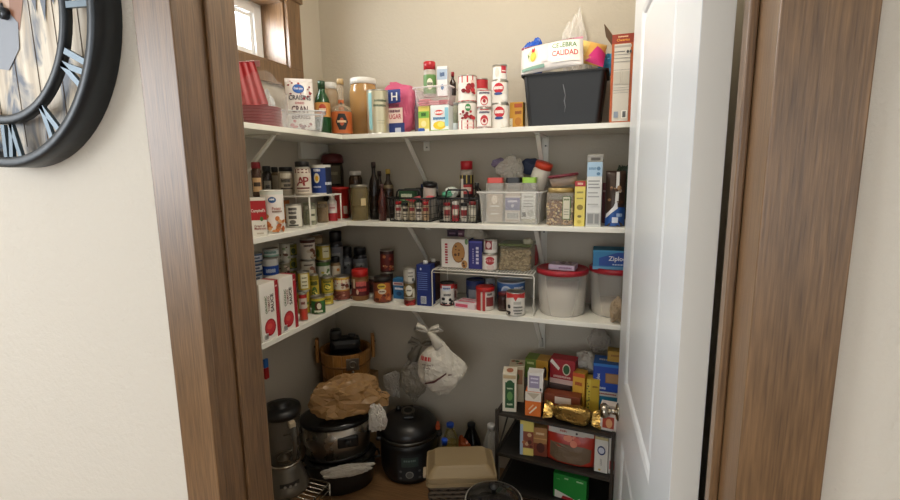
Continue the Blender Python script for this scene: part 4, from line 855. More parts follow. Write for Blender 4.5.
MB().deco(lambda u, v, o: (u, -.0505-o, v), w/2, h, [('r', .2, .82, .2, .9, '#4f6a34'), ('r', .25, .74, .22, .88, '#d0cab4'), ('w', .5, .8, .06, '#5a6a3a', .2), ('r', .32, .68, .5, .52, '#7a7a68'), ('r', .32, .66, .42, .44, '#7a7a68'), ('r', .32, .68, .34, .36, '#7a7a68')]).build('paper_label', t)
zt = z2+h+.0008
m = MB(); m.lathe([(.048, 0), (.05, .002), (.05, .014), (.047, .018), (0, .018)], C('#b49a62', .35, .5), 32); o = m.build('tin_lid'); o.location = (x-.002, y+.054, zt); tag(o, 'round gold tin lid on top of the granola tub', 'lid')
t = thing('plastic_container', 'clear container with maroon lid tilted on the gold tin lid', 'food container', (x+.008, y+.062, zt+.026), rot=(0, math.radians(-7), 0))
MB().lathe([(.046, 0), (.055, .032)], CLEAR('#c8b0a0', .45), 32).build('container_body', t); MB().lathe([(.059, .0325), (.060, .041), (.056, .044), (0, .044)], C('#6c1c2a', .35), 36).build('lid', t)
carton('slim yellow carton with red top beside the granola tub', (574.5, 585, 181), z2, .085, '#e2cf66', [('r', -1, 1, .88, 1, '#a8242c'), ('w', 0, .94, .05, '#e8c8b0', .5), ('e', .05, .42, .6, .06, '#8e7a34'), ('e', .0, .22, .4, .03, '#7a6a30'), ('w', 0, .75, .04, '#8a7a40', .6), ('w', 0, .62, .03, '#8a7a40', .6), ('e', 0, .1, .4, .04, '#c8b048')], Y=1.868, rz=0)
carton('tall white and pale blue cardboard box beside the yellow carton', (586.5, 601.5, 162), z2, .07, '#dcdcd8', [('r', -1, 1, .78, 1, '#a9c6dc'), ('w', -.3, .9, .04, '#6c90b0', .5), ('e', .5, .9, .25, .03, '#5b7f9f'), ('e', .5, .82, .25, .025, '#5b7f9f'), ('r', -.8, .7, .70, .72, '#9a9a98'), ('r', -.8, .6, .65, .67, '#9a9a98'), ('r', -.8, .75, .60, .62, '#9a9a98'), ('r', -.8, .5, .52, .54, '#a8a8a4'), ('r', -.8, .7, .46, .48, '#a8a8a4'), ('r', -.85, .85, .03, .22, '#b8b8b4'), ('r', -.75, .0, .05, .2, '#8f9090'), ('r', .2, .75, .05, .2, '#8f9090'), ('r', -.8, .6, .34, .36, '#b0b0ac')], Y=1.862, rz=0, name='foil_box', cat='box')
t = thing('plastic_dispenser', 'clear plastic end cap standing above the tall pale blue box', 'cap', (proj((0, 0, 0))[0]*0+ place(586.5, 601.5, 162, z2, Y=1.862)[0], 1.897, z2+place(586.5, 601.5, 162, z2, Y=1.862)[3]+.0008))
MB().box((0, 0, .014), (.058, .05, .028), CLEAR('#b8b4aa', .5), .004).build('cap_body', t); MB().deco(front_map(.05), .03, .028, [('r', -.5, .6, .2, .55, '#4a4640')]).build('printed_strip', t)
carton('maroon carton at the back between pale blue box and chocolate bag', (600, 610, 183), z2, .05, '#6e1f26', [('w', 0, .8, .05, '#b88a80', .5)], Y=2.0, rz=0)
x, y, w, h = place(605.5, 625.5, 171, z2, Y=1.895)
pouch('blue and brown chocolate candy bag standing beside the tall box', w, h, .055, '#3a2a22', [('p', [(-1, .0), (1, .0), (1, .34), (.2, .34), (-.4, .26), (-1, .16)], '#22529a'), ('p', [(-.95, .14), (-.4, .24), (.2, .32), (.1, .5), (-.2, .36), (-.9, .22)], '#e0e0e4'), ('p', [(-.1, .42), (.25, .42), (.35, .98), (.05, .98)], '#d8d8d6'), ('x', 10, -.9, .9, .4, .7, ['#5a3a26', '#8a6a4a', '#c0b0a0'], .18, 5), ('r', -.35, .25, .06, .16, '#cfd6e4'), ('w', .4, .2, .06, '#a8c0e0', .3)], (x, y, z2+.001), (math.radians(-4), 0, math.radians(6)), gus=1)
crumpled('snack_bag', 'dark green crumpled snack bag behind the chocolate candy bag', (place(617, 630, 172, z2, Y=2.03)[0], 2.04, z2+.118), (.075, .07, .235), C('#1f3a24', .3, bump=.8, scale=30), 31, .08, 1.8, pw=.6, cat='bag', flat=-.99)
# ================================================================== LOWEST SHELF, window wall
z3 = S[3]
YEL = '#c4aa36'
def sauce_box(label, y):
    carton(label, None, z3, .06, '#f0ebe2', [('r', .62, 1, 0, 1, '#a8232c'), ('w', .8, .9, .03, '#e8c8b8', .12), ('e', -.12, .22, .6, .15, '#a81f26'), ('e', -.12, .22, .5, .12, '#c8323a'), ('e', -.2, .24, .28, .05, '#d85048'), ('v', 'SAUCE', .22, .63, .17, '#3a2a2a', .36), ('v', 'TOMATO', -.14, .63, .10, '#8a3a34', .34), ('v', 'ORGANIC', -.44, .63, .11, '#5a7a4a', .36), ('r', -.85, -.42, .03, .14, '#f8f6f0')]+[('r', -.8+.06*k, -.8+.06*k+.03, .04, .13, '#333') for k in range(6)], left=[('r', -1, 1, 0, 1, '#e4dcd0'), ('w', 0, .8, .03, '#a8463c', .6)], top=[('r', -1, 1, 0, 1, '#e4dcd0'), ('r', .62, 1, 0, 1, '#a8232c')], loc=(-1.178, y), rz=90, w=.0955, h=.208, name='sauce_carton')
sauce_box('red and white tomato sauce carton at the door end of the lowest shelf', 1.317)
sauce_box('red and white tomato sauce carton beside the short red can', 1.4185)
def stack(specs, px0, X, base=None):
    """cans listed from the top down: (label, top row, colour, elements) ; px0 = (x0, x1); the lowest reaches the shelf"""
    out = []; x0, x1 = px0
    tops = []
    for s_ in specs:
        x, y, w, h = place(x0, x1, s_[1], z3, X=X); tops.append((h, w))
    z = z3
    for i in range(len(specs)-1, -1, -1):
        hh = z3+tops[i][0]-z-.0004
        can(specs[i][0], (x0, x1, specs[i][1]), z, specs[i][2], specs[i][3], X=X, h=max(.02, hh), r=tops[-1][1]/2, **(specs[i][4] if len(specs[i]) > 4 else {})); z += max(.02, hh)+.0004
tun = lambda c: [('b', .0, .2, c), ('b', .8, 1, c), ('w', 0, .5, .2, '#3a4a68', .7)]
stack([('blue and white tuna can, top of the stack nearest the door', 253, '#c9ced8', tun('#33507e')), ('blue and white tuna can, second from top of the stack nearest the door', 263, '#d2d4d8', tun('#33507e')), ('blue and white tuna can, third from top of the stack nearest the door', 273, '#c9ced8', tun('#33507e')), ('blue and white tuna can, fourth from top of the stack nearest the door', 283, '#d2d4d8', tun('#2a4674')), ('plain white can at the foot of the tuna stack nearest the door', 293, '#d2d4d8', [])], (247, 262.5), -1.325)
stack([('white and mint chicken can on top of the blue banded can', 248.5, '#d2d6d2', [('b', 0, .25, '#8fb8a8'), ('w', -.1, .6, .3, '#5a8a80', .8), ('b', .85, 1, '#a8b0b0')]), ('white can with bright blue band behind the sauce cartons', 257.5, '#d8d8d6', [('b', .25, .68, '#1f4fb0'), ('w', .0, .46, .16, '#c8d8f0', .6)]), ('cream can under the blue banded can', 281, '#cfc8b8', [('b', .4, .8, '#8a5a3a')])], (262.5, 279), -1.295)
stack([('pale can with green script above a patterned can', 243.5, '#bdb8a8', [('x', 8, -1, 1, .2, .8, ['#8a9a70', '#e8e0d0', '#6a4a3a'], .25, 2)]), ('patterned vegetable can under the pale green script can', 262, '#8f8a72', [('x', 10, -1, 1, .2, .8, ['#56603a', '#c8b8a0', '#5a3a3a'], .25, 3)]), ('brown can at the foot of the patterned can stack', 280, '#7a5a40', [])], (279, 290.5), -1.33)
ylw = lambda s_: [('b', 0, .1, '#4a5a2a'), ('w', .1, .78, .14, '#5a5a1c', .6), ('e', .4, .42, .4, .22, '#4a5a2a'), ('b', .93, 1, '#8a8a4a')]
stack([('small yellow green can, top of the stack by the patterned can', 243, '#aba040', ylw(1)), ('small yellow green can, second in the stack by the patterned can', 256.5, '#a39a36', ylw(2)), ('small yellow green can, third in the stack by the patterned can', 269.5, '#aba040', ylw(3)), ('small yellow green can at the foot of its stack', 283, '#a89a3a', ylw(4))], (285, 297), -1.395)
soup = lambda c, d: [('b', .84, 1, c), ('x', 10, -.2, 1.2, .1, .5, [d, '#c8b8a0', '#8a5a3a'], .22, 6), ('w', .1, .68, .1, '#4a2a22', .6)]
stack([('cream soup can with brown band, top of the tall corner stack', 238.5, '#d8cfc2', soup('#4a221c', '#7a4a34')), ('cream soup can with grey lid under the brown banded can', 259.5, '#cfc8ba', soup('#cfc8ba', '#8a5a4a')), ('olive can at the foot of the tall corner stack', 274.5, '#8a8a4a', [])], (300, 315.5), -1.30)
stack([('yellow can with pale side panel on a white and green can', 244.5, '#b8a63c', [('r', -.1, .9, .2, .85, '#dcd8b8'), ('w', .4, .6, .08, '#6a6a3a', .35), ('e', -.8, .5, .3, .25, '#5a6a2a')]), ('white and green vegetable can under the yellow panel can', 260.5, '#d4d4c4', [('b', .75, 1, '#4a6a34'), ('x', 9, -1, 1, .1, .6, ['#5a7a3a', '#c8b84a', '#e8e4d8'], .25, 8)]), ('grey can at the foot of the yellow panel stack', 277.5, '#9a9484', [])], (316, 330.5), -1.288)
stack([('brown can beneath the middle shelf in the corner', 234, '#8f7558', [('b', .5, .8, '#c8b08a')]), ('tan can second in the corner stack', 252, '#a08a6a', []), ('dark can third in the corner stack', 270, '#6a5640', [])], (311.5, 323), -1.388)
jar('squat jar with orange fruit label behind the refried bean can', (331, 341, 256.5), z3, CLEAR('#b89a70', .6), K, .16, band=(.2, .92, '#d8cdb8'), els=[('x', 8, -.9, .9, .25, .7, ['#c8823a', '#e0a860', '#a85a2a'], .25, 4)], X=-1.275, name='fruit_jar')
corn = [('b', .86, 1, '#8a7a2a'), ('w', 0, .75, .13, '#3a4a1a', .7), ('e', 0, .45, .55, .2, '#4a6a2a'), ('x', 10, -.5, .5, .35, .55, ['#e8d86a', '#d8b83a'], .14, 6), ('b', .05, .1, '#6a7a2a')]
stack([('yellow corn can with pale label, in the middle of the can rows', 271.5, YEL, [('r', -.5, .7, .15, .9, '#e4dfc0'), ('w', .1, .7, .07, '#6a6a3a', .4), ('w', .1, .5, .07, '#6a6a3a', .4), ('w', .1, .3, .07, '#6a6a3a', .4)]), ('yellow and red can under the pale labelled corn can', 290.5, '#c2a434', [('r', -.4, .5, .2, .7, '#b83a2a'), ('x', 6, -.9, .9, .2, .8, ['#5a8a3a', '#e8d86a'], .2, 3)])], (297.5, 310), -1.238)
can('tall yellow vegetable can behind the green label can', (309.5, 319.5, 274), z3, YEL, corn, X=-1.245)
stack([('yellow corn can on top of its twin near the corner', 276.5, YEL, corn), ('yellow corn can under its twin near the corner', 293.5, '#c0a630', [('w', 0, .6, .14, '#4a5a1a', .6), ('r', -.5, .6, .15, .35, '#e8d86a')])], (321, 333.5), -1.222)
can('short red and white tomato can beside the sauce carton', (299, 307.5, 293), z3, '#d0c4b8', [('b', .0, .45, '#b8482c'), ('b', .86, 1, '#b02a2a'), ('w', 0, .66, .1, '#7a2a22', .5), ('e', .0, .25, .5, .16, '#c83a2a')], X=-1.175)
can('short green label can at the front edge of the can rows', (311, 325.5, 296), z3, '#2f6a30', [('b', .84, 1, '#c8b83c'), ('e', .0, .5, .5, .28, '#5a3a22'), ('e', .1, .5, .3, .18, '#e0d8c0'), ('w', .0, .2, .12, '#e8e4c8', .6)], X=-1.178)
can('large refried bean can with red lettering at the shelf corner', (334, 350, 275.5), z3, '#e4dccb', [('b', .9, 1, '#d8b04a'), ('r', -1.2, 1.2, .72, .9, '#b8402a'), ('w', .1, .81, .12, '#f4e8c8', .75), ('x', 8, -.9, .9, .48, .68, ['#8a4a34', '#6a3424', '#c8a080'], .22, 3), ('b', .40, .46, '#c89a3a'), ('b', .0, .40, '#8a4a3a'), ('x', 22, -1.2, 1.2, .03, .38, ['#a86a56', '#6a3428', '#c08a74'], .14, 7)], X=-1.205)
drk = lambda px, label, Y, **k: jar(label, px, z3, CLEAR('#3a3a40', .9, .1), '#141416', .17, band=(.12, .9, '#7b7d82'), els=[('x', 8, -1, .9, .2, .6, ['#8a8c92', '#3a3a3e', '#b8b8b4'], .24, 6), ('w', 0, .62, .07, '#b8b8b8', .6)], Y=Y, name='coffee_jar', **k)
drk((329.5, 343.5, 231), 'dark grey jar rising highest in the corner of the lowest shelf', 2.0)
drk((342.5, 353, 246.5), 'dark grey jar with black lid against the rear wall, beside the tallest one', 2.07)
drk((353.5, 367.5, 247), 'dark grey jar with black lid behind the peanut butter', 2.06)
# ------------------------------------------------------------------ lowest shelf, rear wall
jar('peanut butter jar with red lid and dark red label', (351.5, 369, 269), z3, C('#8a5f34', .3), '#b8221e', .25, band=(.22, .80, '#5a1a1e'), els=[('w', .12, .56, .16, '#d0625c', .62), ('w', .12, .36, .1, '#c84a44', .6), ('r', -1.2, 1.2, .70, .78, '#7a4a20'), ('r', -.9, -.6, .42, .72, '#c8b8a0'), ('e', -.35, .3, .14, .08, '#d8b8a0')], Y=1.895, lidr=.92, name='peanut_butter_jar')
za = z3
can('dark bean can behind the chili jar', (367, 380, 277), z3, '#4a2a22', [('x', 8, -1, 1, .1, .8, ['#7a3a2a', '#3a1a16'], .25, 3)], Y=2.03)
jar('chili jar with orange picture and yellow badge', (373.5, 391.5, 276), z3, C('#6a3422', .4), '#26221f', .2, band=(.03, .97, '#7a3e28'), els=[('p', [(-1, .1), (1, .1), (1, .75), (.3, .8), (-.2, .5), (-1, .45)], '#b8652e'), ('e', -.1, .66, .48, .12, '#d8b83c'), ('w', -.1, .66, .07, '#3a2a14', .34), ('e', -.05, .46, .45, .1, '#d8ccb4'), ('w', -.05, .46, .06, '#5a2a1a', .3), ('x', 14, -.9, .9, .08, .34, ['#8a3a24', '#c87a4a', '#5a2416'], .14, 4)], Y=1.895, lidr=.93, name='chili_jar')
zq = can('dark brown can under the red salsa can', (380.5, 393.5, 272), z3, '#3a2a22', [('w', 0, .6, .1, '#8a7a60', .6)], Y=2.0)
can('dark red salsa can standing on another can behind the chili jar', (380, 394, 249.5), zq+.0004, '#6a1f1a', [('b', .86, 1, '#3a1a16'), ('x', 12, -1, 1, .15, .75, ['#a8452e', '#c87a4a', '#4a1612', '#d8b08a'], .2, 5), ('b', 0, .08, '#3a1512')], Y=2.0)
carton('blue and white cardboard box beside the chili jar', (392.5, 404.5, 279), z3, .045, '#2a6a9a', [('r', -1, 1, .72, .86, '#c8b8b4'), ('r', -.8, .7, .76, .82, '#8a4a50'), ('w', .1, .58, .09, '#e4ecf4', .75), ('e', .1, .36, .5, .09, '#1d4470'), ('r', -1, 1, 0, .14, '#dcdcd4')], top=[('r', -1, 1, 0, 1, '#3a7aa8')], Y=1.90, rz=0, name='baking_box', cat='box')
za = can('flat can of red sauce at the foot of the mixed stack', (404, 416, 297), z3, '#7a1a1a', [('b', .8, 1, '#9a8a70'), ('x', 6, -1, 1, .1, .7, ['#a82a24', '#5a1010'], .3, 2)], Y=1.878, lid=C('#8a7a5a', .35, .8))
za = can('olive and white mushroom can in the middle of the mixed stack', (403.5, 415.5, 281.5), za+.0004, '#6a5a34', [('e', -.1, .5, .6, .34, '#e0dccc'), ('w', -.1, .5, .1, '#4a4030', .4), ('r', .5, 1, .05, .6, '#cfc8b0'), ('x', 5, -1, -.6, .1, .8, ['#a8905a'], .2, 3)], Y=1.878)
can('white labelled can on top of the mixed stack', (403, 415.5, 267.5), za+.0004, '#c9c6bc', [('r', -.9, -.2, .1, .9, '#b0aca0'), ('w', .2, .7, .1, '#6a6a64', .4), ('w', .2, .45, .1, '#6a6a64', .4), ('r', .4, .8, .1, .3, '#4a4a48')], Y=1.878)
def tetra(label, px, Y, col, els, cap, **k):
    carton(label, px, z3, .055, col, els, Y=Y, rz=k.get('rz', 0), name='broth_carton', right=[('r', -1, 1, .0, 1, k.get('side', col))], w=k.get('w'))
    o = bpy.data.objects[[n.name for n in bpy.data.objects if n.name.startswith('broth_carton')][-1]]
    m = MB(); zt = px[2]; hh = o['top']-z3; ww = (px[1]-px[0])*.0042
    m.lathe([(.0105, hh+.0005), (.0105, hh+.013), (.009, hh+.015), (0, hh+.015)], C('#e4e2dc', .35), 20); m.build('screw_cap', o)
txt = [('r', -.8, .6, .80-.05*k, .81-.05*k, '#7f9ad8') for k in range(9)]
tetra('navy blue broth carton with white cap beside the white wire rack', (416, 431, 265), 1.872, '#1c2f74', [('e', -.35, .9, .12, .03, '#d8e0f0')]+txt+[('r', -.4, .4, .06, .24, '#cfd4dc')]+[('r', -.34+.1*k, -.3+.1*k, .08, .22, '#222') for k in range(7)], None)
tetra('brown and navy broth carton partly hidden behind the navy blue one', (427, 436, 263), 1.965, '#4a2a24', [('r', -.9, .9, .0, .35, '#22346a'), ('e', .2, .6, .6, .12, '#a86a3a')], None)
# ------------------------------------------------------------------ white wire rack and what it carries
rx0, _, _, _ = place(433, 434, 269, z3, Y=1.862); rx1, _, _, _ = place(531.5, 533, 273, z3, Y=1.862)
hz = place(433, 435, 269.5, z3, Y=1.862)[3]
WR = C('#e4e0d4', .4)
t = thing('wire_shelf_rack', 'white coated wire rack standing on the lowest shelf beneath cookies and oats', 'wire rack', (0, 0, z3))
y0, y1 = 1.862, 2.06
m = MB(); m.tube([(rx0, y0, hz), (rx1, y0, hz), (rx1, y1, hz), (rx0, y1, hz)], .0028, WR, 8, True)
n = 34
for i in range(1, n): u = rx0+(rx1-rx0)*i/n; m.tube([(u, y0, hz+.0022), (u, y1, hz+.0022)], .0014, WR, 5)
m.tube([(rx0, (y0+y1)/2, hz-.001), (rx1, (y0+y1)/2, hz-.001)], .0022, WR, 6)
for yy in (y0,): m.tube([(rx0, yy, hz-.012), (rx1, yy, hz-.012)], .0018, WR, 6)
m.build('wire_top', t)
for xx, s_ in ((rx0, -1), (rx1, 1)):
    m = MB(); pts = [(xx, y0, hz), (xx+s_*.006, y0, hz-.01), (xx+s_*.006, y0, .003), (xx+s_*.006, y1, .003), (xx+s_*.006, y1, hz-.01), (xx, y1, hz)]; m.tube(pts, .0028, WR, 8); m.build('leg', t)
zk = z3+hz+.0042
carton('white cookie box with chocolate chip cookie picture on the white wire rack', (440.5, 469, 239), zk, .075, '#e6e1d8', [*[('r', -.72, -.52, .14+.09*k, .14+.09*k+(.06, .07, .05)[k % 3], '#a8283a') for k in range(8)], ('e', .28, .54, .48, .36, '#8f6236'), ('e', .28, .55, .45, .33, '#b5844c'), ('x', 9, -.1, .66, .32, .78, ['#4a2c1a', '#5a3822'], .09, 4), ('e', .72, .14, .22, .14, '#b5844c'), ('x', 4, .55, .85, .08, .2, ['#4a2c1a'], .07, 6), ('e', .88, .92, .12, .1, '#6a8a5a')], right=[('r', -1, 1, 0, 1, '#2b2a78'), ('w', 0, .7, .07, '#c8c8e8', .6)], Y=1.905, rz=0, name='cookie_box', cat='box')
carton('deep purple blue snack box beside the cookie box', (468.8, 482.5, 241), zk, .06, '#2e2c7c', [*[('r', .05, .45, .18+.13*k, .18+.13*k+.09, '#d4d0e4') for k in range(5)], *[('r', -.45, -.28, .2+.08*k, .2+.08*k+.05, '#a8a4cc') for k in range(7)], ('r', -1, 1, .93, 1, '#4a48a0')], Y=1.90, rz=3, name='snack_box', cat='box')
lab = [('b', .0, .06, '#c8b8b0'), ('e', -.05, .62, .62, .24, '#a82c34'), ('r', -.7, .6, .56, .68, '#e8dcd4'), ('w', -.05, .62, .1, '#a82c34', .45), ('e', .0, .25, .5, .14, '#d8c4bc'), ('b', .94, 1, '#b8a898')]
zq = can('taller red and white milk can, lower one on the white wire rack', (482, 497.5, 253), zk, '#e2dcd4', lab, Y=1.898, name='milk_can', tw=4)
can('shorter red and white milk can, upper one on the white wire rack', (483.5, 497.5, 238.5), zq+.0004, '#e0dcd4', [('r', -.8, .2, .3, .9, '#8c2430'), ('e', -.3, .6, .35, .22, '#d8c0bc'), ('r', .3, .9, .3, .8, '#c8c4bc'), ('b', .9, 1, '#b0a898')], Y=1.898, name='milk_can')
x, y, w, h = place(497.5, 530, 246.5, zk, Y=1.90)
t = thing('oat_tub', 'wide clear tub of oat flakes on the white wire rack', 'food container', (x+.002, 1.97, zk)); r = w/2
MB().box((0, 0, h/2), (w, .13, h), CLEAR('#c8c0a8', .2, .1), .012).build('tub_wall', t)
m = MB(); m.box((0, 0, h*.45), (w-.008, .12, h*.86), C('#8f7a5c', .85, bump=.9, scale=110, var=.4), .008)
rdx = random.Random(3)
for k in range(220):
    q = rdx.uniform(.006, .010); m.blob((rdx.uniform(-.46, .46)*w, -.0605, rdx.uniform(.04, .86)*h), (q*2, .004, q*1.5), C(rdx.choice(['#a8926e', '#8a7454', '#b8a27e', '#75603f', '#9a8460']), .85), k, .1, 2, nu=7, nv=4)
m.build('oat_flakes', t); t.children[-1]['kind'] = 'stuff'
m = MB(); m.box((0, 0, h+.004), (w+.004, .134, .008), CLEAR('#8a9a60', .5, .15), .003); m.lathe([(.02, 0), (.022, .012), (.016, .022), (0, .022)], CLEAR('#c8c4a8', .55, .1), 20, (.05, -.04, h+.009)); m.build('lid', t)
carton('red and white sweetener box behind the tub of oat flakes', (524, 536, 246), zk, .05, '#b8242f', [('r', -.2, .35, .0, 1, '#e0d8d0'), ('r', .35, 1, .0, .9, '#c83a42'), ('w', .05, .7, .08, '#8a2a30', .2)], Y=2.045, rz=-4, name='sweetener_box', cat='box')
crumpled('flour_bag', 'cream cloth bag slumped behind the cookie box', (place(466, 490, 231, zk, Y=2.03)[0], 2.03, zk+.083), (.13, .085, .165), C('#c9bfae', .8, bump=.6, scale=40), 33, .08, 1.6, pw=.7, cat='bag', flat=-.98)
carton('dark purple box behind the cookie box', (447, 458, 230), zk, .045, '#3a2238', [('w', 0, .9, .05, '#8a6a80', .6)], Y=2.0, rz=0, name='small_box', cat='box')
carton('mauve box between the purple box and the cream cloth bag', (456.5, 464, 230.5), zk, .05, '#7a4a5c', [('w', 0, .9, .05, '#c8a8b0', .6)], Y=2.01, rz=0, name='small_box', cat='box')
# under the rack
cow = [('b', .78, 1, '#b8302c'), ('r', -.8, .5, .66, .9, '#cfd4da'), ('w', -.1, .78, .08, '#2a4a8a', .5), ('x', 11, -1.2, 1, .06, .34, ['#26262a', '#3a3a3e'], .2, 5), ('w', 0, .5, .1, '#4a4a4a', .5), ('b', 0, .03, '#b8302c')]
can('red topped milk powder can with cow pattern under the wire rack leg', (440, 454.5, 282), z3, '#dcd8d0', cow, Y=1.925, lid=C('#2a2624', .5))
can('red topped can behind the cow pattern can', (448, 457.5, 282.5), z3, '#c8b0a8', [('b', .7, 1, '#a8302c'), ('r', -.6, .8, .2, .6, '#8a5a50')], Y=2.0)
x, y, w, h = place(451.5, 479, 302.5, z3, Y=1.868)
carton('flat pink and white gelatin box lying under the wire rack', None, z3, .075, '#e6dcdc', [('r', -1, 1, .0, 1, '#d8c8cc'), ('r', -.9, .3, .25, .75, '#c8506a')], loc=(x, 1.915), rz=-9, w=.098, h=.028, top=[('r', -.8, .8, .15, .85, '#d87a8c'), ('w', 0, .5, .25, '#f0e4e4', .7)], name='gelatin_box', cat='box')
can('navy tub behind the red lidded tub', (466, 485, 279), z3, '#2a3a5c', [('b', .78, 1, '#1f2f66'), ('r', -.8, .8, .1, .6, '#8a8c92')], Y=2.02, name='food_tub', cat='tub', lid=C('#1d2c5c', .4))
jar('squat tub with red lid under the white wire rack', (476, 494.5, 286), z3, C('#c8bfb4', .4), '#b8221f', .2, band=(.05, .95, '#cfc4ba'), els=[('r', -1.2, -.5, .0, .95, '#b02a28'), ('r', -.3, 0, 0, .95, '#b02a28'), ('r', .1, 1, .2, .6, '#7a2a2a'), ('w', .5, .72, .1, '#4a3a3a', .3)], Y=1.91, lidr=1.0, name='food_tub')
can('blue and silver can behind the red lidded tub', (485, 495, 277), z3, '#aab0b8', [('x', 7, -1, 1, .2, .8, ['#2a4a9a', '#d8dce0', '#8a2a3a'], .28, 5)], Y=2.055)
x, y, w, h = place(497, 525, 280, z3, Y=1.99)
can('large blue and white formula tin under the white wire rack', (497, 525, 280), z3, '#2a4f92', [('b', .78, 1, '#3f6aa8'), ('e', -.35, .62, .42, .26, '#cfd6e2'), ('e', -.35, .62, .28, .18, '#8fa6c8'), ('r', -.7, .1, .2, .34, '#8a3a3a'), ('r', .3, 1.1, .1, .7, '#c8ccd4'), ('w', .6, .8, .08, '#e8ecf4', .4)], Y=2.0, name='formula_tin', cat='tin', lid=C('#b8c4d4', .4))
jar('dark glass jar behind the red topped soup can', (497.5, 509, 292), z3, CLEAR('#3a2420', .85), '#6a1f20', .16, Y=1.91, name='sauce_jar')
can('red topped soup can at the shelf edge under the wire rack', (506, 525, 291), z3, '#e0dad0', [('p', [(-1.2, 1), (1.2, 1), (1.2, .74), (.3, .86), (0, .66), (-.3, .86), (-1.2, .74)], '#c0302c'), ('b', .95, 1, '#b02a28'), ('x', 5, -1.2, -.5, .06, .5, ['#26262a', '#3a3a3e'], .2, 5), ('r', -.2, .6, .52, .64, '#b8b4aa'), ('w', .3, .4, .07, '#5a5a54', .5), ('w', .3, .26, .07, '#5a5a54', .5), ('w', .3, .14, .06, '#5a5a54', .4)], Y=1.868)
# big tubs with red lids
def big_tub(label, px, Y, cont, fill):
    x, y, w, h = place(*px, z3, Y=Y)
    t = thing('storage_tub', label, 'storage tub', (x, y, z3)); r = w/2
    MB().lathe([(r*.84, 0), (r*.88, .006), (r*.97, h-.03), (r*.97, h-.022)], CLEAR('#d8d4cc', .24, .22), 40, caps=False).build('tub_wall', t)
    MB().lathe([(0, .001), (r*.84, .001), (r*.86, .006), (r*(.86+.1*fill), (h-.03)*fill), (r*.5, (h-.03)*fill+.008), (0, (h-.03)*fill+.012)], C(cont, .85, bump=.2, scale=60), 40).build('flour', t)
    MB().lathe([(r*.985, h-.0215), (r*1.02, h-.02), (r*1.02, h-.004), (r*.99, h), (r*.92, h-.001), (r*.9, h-.006), (0, h-.006)], C('#a81f2c', .35), 48).build('lid', t)
    return x, y, z3+h-.0055
lx, ly, lz = big_tub('large translucent flour tub with red lid beside the wire rack', (536.5, 587.5, 267), 1.962, '#d8d0c2', .72)
lx2, ly2, lz2 = big_tub('large translucent tub with red lid under the blue bag box, by the door', (588.5, 640, 265.5), 2.01, '#cfc4b2', .28)
t = thing('storage_bag', 'crumpled clear bag of bread inside the tub by the door', 'plastic bag', (lx2, ly2, z3+.12)); bpy.data.objects.remove(t)
carton('small lilac and brown sweets box lying on the flour tub lid', None, lz+.0004, .075, '#cdbfd4', [('w', .3, .5, .3, '#8a6a90', .5)], loc=(lx+.004, ly-.01), rz=-6, w=.105, h=.022, top=[('r', -1, 1, 0, 1, '#b8a8b8'), ('x', 14, -.8, .8, .2, .8, ['#5a3a2a', '#8a5a3a', '#e0d0c8'], .14, 4)], name='sweets_box', cat='box')
carton('blue zip bag box on the tub lid by the door', None, lz2+.0012, .10, '#2b86bd', [('r', -1, 1, .0, .16, '#6aa8d4'), ('r', -1, 1, .9, 1, '#3f9ac8'), ('p', [(-.75, .2), (-.75, .6), (.0, .9), (1, .9), (1, .2)], '#1f4fa8'), ('t', 'Ziploc', -.02, .55, .3, '#f4f6fa', .36), ('w', .3, .28, .07, '#b8d0ec', .5)], left=[('r', -1, 1, .0, 1, '#2a7aa8')], top=[('r', -1, 1, 0, 1, '#2f8fb8')], loc=(lx2+.006, ly2-.025), rz=2, w=.185, h=.078, name='zip_bag_box', cat='box')
crumpled('bread_bag', 'crumpled tan bread bag at the shelf edge by the door', (place(608, 622, 300, z3, Y=1.86)[0]+.008, 1.872, z3+.05), (.065, .06, .10), CLEAR('#b09a7c', .6, .15, .8), 41, .25, 2.6, pinch=.5, flat=-.98)
# ================================================================== THE FLOOR
def fpos(px, py, z):
    r = ray(px, py); k = (z-EYE)/r.z; return r.x*k, r.y*k
STEEL = C('#8f8a80', .3, .95); DK = C('#161616', .38, 0, 0, 6); DKM = C('#1c1c1c', .6)
# pressure cooker
x, y, w, h = -.935, 1.985, .29, .315
t = thing('pressure_cooker', 'black electric pressure cooker with steel lid handle below the hanging bags', 'cooker', (x, y, 0), face(x, y, 0)); r = .143
MB().lathe([(r*.86, 0), (r*.9, .008), (r*.99, .05), (r, .18), (r*.985, .206)], DK, 40).build('cooker_body', t)
MB().lathe([(r*1.005, .2065), (r*1.01, .213), (r*1.01, .218), (r*.99, .222)], C('#6b6962', .3, .9), 40).build('trim_ring', t)
m = MB(); m.lathe([(r*1.0, .2225), (r*1.02, .235), (r*.97, .256), (r*.8, .283), (r*.5, .298), (r*.15, .302), (0, .302)], C('#1d1b1a', .34, 0, 0, 6), 44); m.build('lid', t)
m = MB(); m.box((0, -.005, .309), (.055, .12, .016), DK, .007); m.build('lid_handle', t); m = MB(); m.lathe([(.03, .302), (.034, .306), (.03, .309), (.02, .309)], STEEL, 28, (-.002, .0, .009), sy=1.3, caps=False); m.build('handle_inlay', t)
m = MB(); m.lathe([(.012, .3), (.012, .318), (0, .32)], DK, 16, (-.05, .04, 0)); m.build('steam_valve', t)
m = MB(); m.box((r*.98, -.035, .245), (.022, .05, .02), C('#c85a2a', .5), .003); m.build('side_tab', t)
for s_ in (-1, 1): m = MB(); m.box((s_*(r+.003), 0, .195), (.03, .075, .022), DK, .007); m.build('handle', t)
